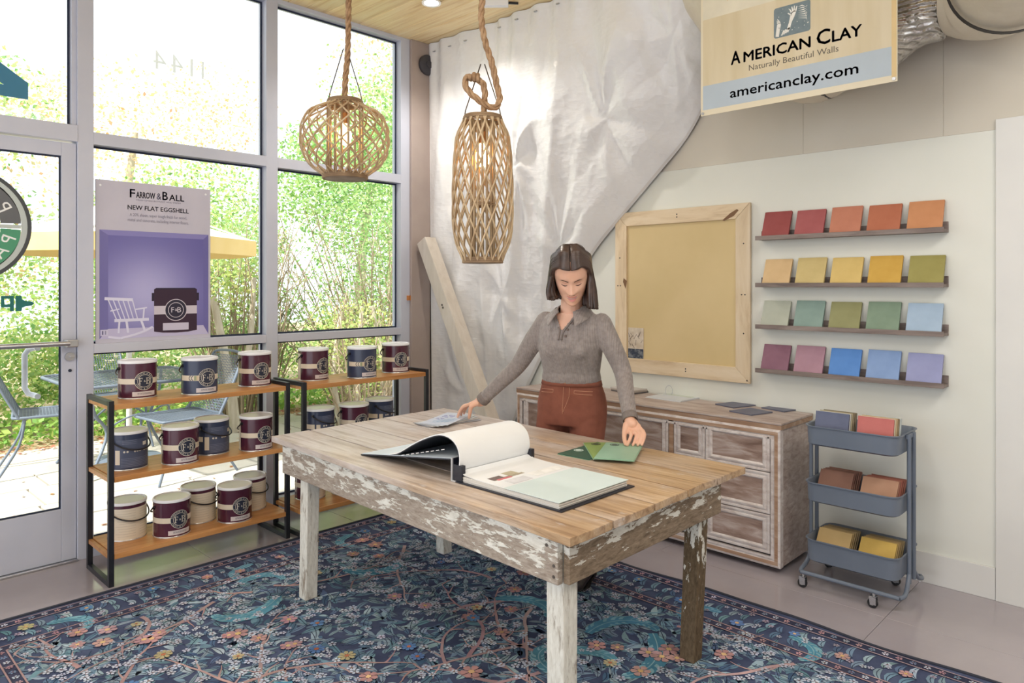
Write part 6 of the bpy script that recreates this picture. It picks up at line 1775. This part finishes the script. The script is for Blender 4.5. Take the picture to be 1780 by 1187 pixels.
        MB().prism([q for q in [(0, -.024), (.02, -.030), (.07, -.030), (.07, .030), (.02, .030), (0, .024)]], c0 + Z * .0065, d, sd, Z * .022).build('heel', M_SOLE, bo)
    # ---- head frame
    hc = Vector((2.585, 2.110, 1.474)); HS = 1.06; yaw = R(220); pit = R(37)
    yd = Vector((cos(yaw), sin(yaw), 0)); hf = (yd * cos(pit) - Z * sin(pit)).normalized(); hu = (yd * sin(pit) + Z * cos(pit)).normalized(); hl = hu.cross(hf).normalized()
    roll_ = R(-3); hu, hl = (hu * cos(roll_) + hl * sin(roll_)), (hl * cos(roll_) - hu * sin(roll_))
    def HW(x, y, z): return hc + (hf * x + hl * y + hu * z) * HS
    ZS = [-.122, -.114, -.098, -.078, -.05, -.02, .01, .04, .07, .092, .107, .116]
    FR = [.056, .080, .088, .085, .084, .085, .083, .085, .077, .060, .040, .010]
    BK = [.000, .010, .035, .055, .075, .09, .100, .102, .094, .078, .055, .012]
    HWD = [.018, .035, .049, .059, .066, .071, .074, .075, .071, .060, .042, .012]
    def it(A, z): return float(np.interp(z, ZS, A))
    g = lambda d, s: math.exp(-(d / s) ** 2 / 2)
    def bump(y, z):
        r = 0
        if -.052 < z < .03:
            amp = float(np.interp(z, [-.052, -.043, -.034, -.02, .005, .03], [0, .010, .023, .017, .008, 0]))
            r += amp * g(y, .0068 + .0035 * g(z + .036, .008))
        r += .006 * (g(y - .012, .006) + g(y + .012, .006)) * g(z + .038, .006)
        for s in (-1, 1):
            r += -.010 * g(y - s * .030, .014) * g(z - .004, .011) + .0055 * g(y - s * .031, .010) * g(z - .001, .008)
            r += .004 * g(y - s * .030, .018) * g(z - .024, .007) + .005 * g(y - s * .040, .018) * g(z + .030, .016)
            r += -.002 * g(y - s * .030, .006) * g(z + .056, .010)
        r += .005 * g(y, .017) * g(z + .060, .0045) + .006 * g(y, .015) * g(z + .079, .005) - .003 * g(y, .020) * g(z + .069, .003)
        r += .007 * g(y, .017) * g(z + .103, .011)
        return r
    def face(y, z, off=0):
        hw = it(HWD, z); q = max(0, 1 - (y / hw) ** 2)
        return HW(it(FR, z) * q ** .5 + bump(y, z) + off, y, z)
    bd_ = MB()
    NU, NV = 72, 60
    vs = []
    for j in range(NV):
        z = -.1219 + (.1159 + .1219) * (.5 - .5 * cos(pi * j / (NV - 1)))
        for i in range(NU):
            th = 2 * pi * i / NU; c, s = cos(th), sin(th); hw = it(HWD, z)
            x = it(FR, z) * c if c > 0 else it(BK, z) * c
            if c > 0: x += bump(hw * s, z) * min(1, c * 3)
            vs.append(HW(x, hw * s, z))
    fs = [(j * NU + i, j * NU + (i + 1) % NU, (j + 1) * NU + (i + 1) % NU, (j + 1) * NU + i) for j in range(NV - 1) for i in range(NU)]
    fs += [tuple(range(NU - 1, -1, -1)), tuple((NV - 1) * NU + i for i in range(NU))]
    bd_.add(vs, fs)
    # neck, chest and limbs under the clothes
    ntop = HW(-.035, 0, -.055)
    limb(bd_, [torso(1.25) + F * .0, torso(1.31) + F * .010, ntop.lerp(torso(1.31), .45), ntop], [.062, .055, .051, .052])
    loft(bd_, tsecs(.007, 1.30))
    loft(bd_, [(ps(z) + F * fo, L, F, a - .012, b_ - .012) for z, a, b_, fo in H])
    for pts, rr in ((armR, rs), (armL, rs)): limb(bd_, pts, [q - .009 for q in rs])
    for h, k_, a in ((hipR, knR, anR), (hipL, knL, anL)): limb(bd_, [h, h.lerp(k_, .5), k_, k_.lerp(a, .5), a], [.078, .070, .056, .046, .036])
    def hand(W, K, T, row, back, thumb, el, tips, sp=.0185):
        row = row.normalized(); back = back.normalized(); ax = (K - W)
        limb(bd_, [el.lerp(W, .75), W - ax * .1, W + ax * .25], [.029, .0255, .024])
        secs = []
        for t, hw, th in ((-.05, .025, .020), (.2, .029, .019), (.55, .036, .0165), (.85, .040, .014), (1.05, .038, .011)):
            secs.append((W + ax * t, row, back, hw, th))
        loft(bd_, secs, 20)
        for i in range(4):
            b0 = K + row * ((i - 1.5) * sp * 1.05) - back * .001 - ax.normalized() * (.004 * abs(i - 1.3))
            t = T + tips[i]; d = t - b0
            m1 = b0 + d * .40 + back * (.017, .020, .019, .015)[i]; m2 = b0 + d * .76 + back * (.012, .014, .013, .010)[i]
            limb(bd_, [b0 - d * .12, b0 + back * .003, m1, m2, t], [.0098, .0094, .0085, .0076, .0062], n=10, k=14)
        tb0 = W + ax * .22 - row * .024 - back * .004; tm = W + ax * .75 - row * .040 - back * .012
        limb(bd_, [tb0, tm, tm.lerp(thumb, .55) - row * .003, thumb], [.014, .0118, .0102, .0078], n=10, k=12)
    # her right hand on the fan of brochures
    W = wrR + (wrR - elR).normalized() * .012
    hand(W, Vector((2.556, 2.770, .797)), Vector((2.536, 2.828, .7325)), Vector((.80, .42, -.05)), Vector((-.15, .55, .8)), Vector((2.528, 2.748, .7335)), elR,
         [Vector((-.030, -.016, 0)), Vector((-.006, .004, 0)), Vector((.018, .010, .001)), Vector((.036, .008, .006))])
    # her left hand closing on the corner of the mint card
    W = wrL + (wrL - elL).normalized() * .012
    hand(W, Vector((2.648, 1.790, .772)), Vector((2.606, 1.776, .7295)), Vector((.62, -.72, .02)), Vector((.55, -.25, .6)), Vector((2.585, 1.806, .7315)), elL,
         [Vector((-.022, .020, 0)), Vector((-.004, .004, 0)), Vector((.006, -.014, .001)), Vector((.014, -.030, .004))])
    body, btree = weld(bd_, 'body', .0032, 3, M_SKIN)
    # ---- face details
    def fribbon(pts, ws, off, name, mat):
        b = MB(); vs = []
        for (y, z), w in zip(pts, ws):
            vs += [face(y, z - w, off), face(y, z + w, off)]
        b.add(vs, [(2 * i, 2 * i + 1, 2 * i + 3, 2 * i + 2) for i in range(len(pts) - 1)])
        return b.build(name, mat, body, smooth=True)
    M_BROW = plain('brow_brown', (84, 60, 52), rough=.7); M_LASH = plain('lash_dark', (66, 46, 42), rough=.6); M_LIP = plain('lip_rose', (204, 126, 120), (210, 134, 126), rough=.35); M_TEETH = plain('teeth', (240, 236, 230), rough=.3)
    for s in (1, -1):
        fribbon([(s * (.013 + .034 * k / 10), .021 + .0065 * sin(pi * min(1, k / 10 * .85)) ) for k in range(11)], [.0022 * (1 - (k / 10) ** 3 * .8) for k in range(11)], .0028, 'eyebrow', M_BROW)
        fribbon([(s * (.018 + .026 * k / 10), .0005 - .0035 * sin(pi * k / 10)) for k in range(11)], [.0007 + .0013 * sin(pi * k / 10) ** .7 for k in range(11)], .0030, 'eyelashes', M_LASH)
        fribbon([(s * (.020 + .021 * k / 8), .0075 + .0015 * sin(pi * k / 8)) for k in range(9)], [.0006] * 9, .0026, 'lid_crease', plain('lid_shade', (176, 122, 102), rough=.6))
    sm = lambda y: .0075 * (y / .024) ** 2
    ys = [-.024 + .048 * k / 20 for k in range(21)]; e = [max(.02, 1 - (y / .0244) ** 2) for y in ys]
    fribbon([(y, -.0665 + sm(y)) for y in ys], [.0042 * q ** .8 for q in e], .0030, 'teeth', M_TEETH)
    fribbon([(y, -.0600 + sm(y) * .9 + (.0008 if abs(y) > .004 else 0)) for y in ys], [.0022 * q ** .5 for q in e], .0036, 'upper_lip', M_LIP)
    fribbon([(y, -.0745 + sm(y) * 1.5) for y in ys], [.0034 * q ** .6 for q in e], .0034, 'lower_lip', M_LIP)
    b = MB()
    for s in (1, -1): b.tube([face(s * .0075, -.0415, -.001), face(s * .0115, -.041, -.002)], .0016, 6)
    b.build('nostrils', plain('nostril', (128, 76, 64), rough=.7), body, smooth=True)
    # ---- hair
    rg = random.Random(31)
    M_HAIR = plain('brown_hair', (50, 37, 34), (80, 62, 55), rough=.34, ns=14, detail=3, spec=.6)
    hb = MB()
    # cap under the strands
    vs, fs, ok = [], [], []
    NU2, NV2 = 48, 24
    for j in range(NV2 + 1):
        ph = pi * .80 * j / NV2
        for i in range(NU2):
            th = 2 * pi * i / NU2
            d = Vector((sin(ph) * cos(th), sin(ph) * sin(th), cos(ph)))
            p = Vector((-.010 + d.x * (.100 if d.x < 0 else .099), d.y * .0795, .016 + d.z * .107))
            vs.append(HW(*p)); ok.append(p.x < -.012 or p.z > .100)
    for j in range(NV2):
        for i in range(NU2):
            f = (j * NU2 + i, (j + 1) * NU2 + i, (j + 1) * NU2 + (i + 1) % NU2, j * NU2 + (i + 1) % NU2)
            if all(ok[k] for k in f): fs.append(f)
    hb.add(vs, fs)
    def strand(q, s, lat, depth, jit):
        """one lock: from the parting over the crown, past the ear, then hanging straight down"""
        al = R(34 + 118 * q); c0 = Vector((-.010, 0, .016))
        P0 = Vector((c0.x + .104 * cos(al), s * .002, c0.z + .111 * sin(al)))
        x1 = .046 - .125 * q
        P1 = Vector((x1 + jit * .5, s * .052, c0.z + .111 * max(.12, (1 - (x1 / .112) ** 2 - (.052 / .088) ** 2)) ** .5))
        wq = max(0, 1 - q / .4); P1 = P1.lerp(Vector((.070, s * .046, .058)), wq * .32)
        x2 = .026 - .111 * q - depth
        P2 = Vector((x2, s * (.083 + jit * .3), .016 + jit))
        w = [HW(*P0), HW(*(P0.lerp(P1, .5) + Vector((.010 * max(0, 1 - q / .4), s * .002, .011 - .006 * max(0, 1 - q / .4))))), HW(*P1), HW(*(P1.lerp(P2, .5) + Vector((0, s * .010, .008)))), HW(*P2)]
        e = w[-1].copy()
        zend = (1.362 if s < 0 else 1.322) + rg.uniform(-.010, .010)
        drop = e.z - zend
        side = Vector((.694, -.72, 0)) * s      # sideways as the shoulders face the table
        for t in (.25, .5, .75, 1.0):
            p = e + side * (lat * t ** .8 - (.010 * max(0, t - .7) / .3 if s < 0 else 0)) - yd * (.004 * t)
            p.z = e.z - drop * t
            w.append(p)
        P = [catmull(w, k / 28) for k in range(29)]
        hb.tube(P, [.0118 * (1.0 - .5 * max(0, k - 22) / 6) * (.5 + .5 * min(1, k / 5)) for k in range(29)], 6, flat=.7)
    for s in (1, -1):
        for k in range(64):
            q = k / 63; strand(q, s, rg.uniform(-.002, .034 if s > 0 else .026), 0, rg.uniform(-.004, .004))
        for k in range(30): strand(rg.random(), s, rg.uniform(-.012, .02), rg.uniform(0, .02), rg.uniform(-.012, .004))
        for k in range(40):        # the fall behind the neck
            q = rg.uniform(.55, 1); y = s * rg.uniform(.0, .085)
            al = R(90 + 75 * rg.random()); P0 = Vector((-.010 + .104 * cos(al), y * .3, .016 + .111 * sin(al)))
            e0 = Vector((-.108 * (1 - (y / .1) ** 2) ** .5 - .004, y, -.005)); w = [HW(*P0), HW(*(P0.lerp(e0, .55) + Vector((-.022, 0, .022)))), HW(*e0)]
            e = w[-1]; zend = (1.365 if s < 0 else 1.330) + rg.uniform(-.01, .01)
            for t in (.35, .7, 1):
                p = e + Vector((.694, -.72, 0)) * (s * .012 * t) - yd * (.0 * t); p.z = e.z + (zend - e.z) * t; w.append(p)
            P = [catmull(w, j / 20) for j in range(21)]
            hb.tube(P, [.012] * 17 + [.011, .009, .007, .005], 6, flat=.7)
    hb.build('hair', M_HAIR, body, smooth=True)
person()
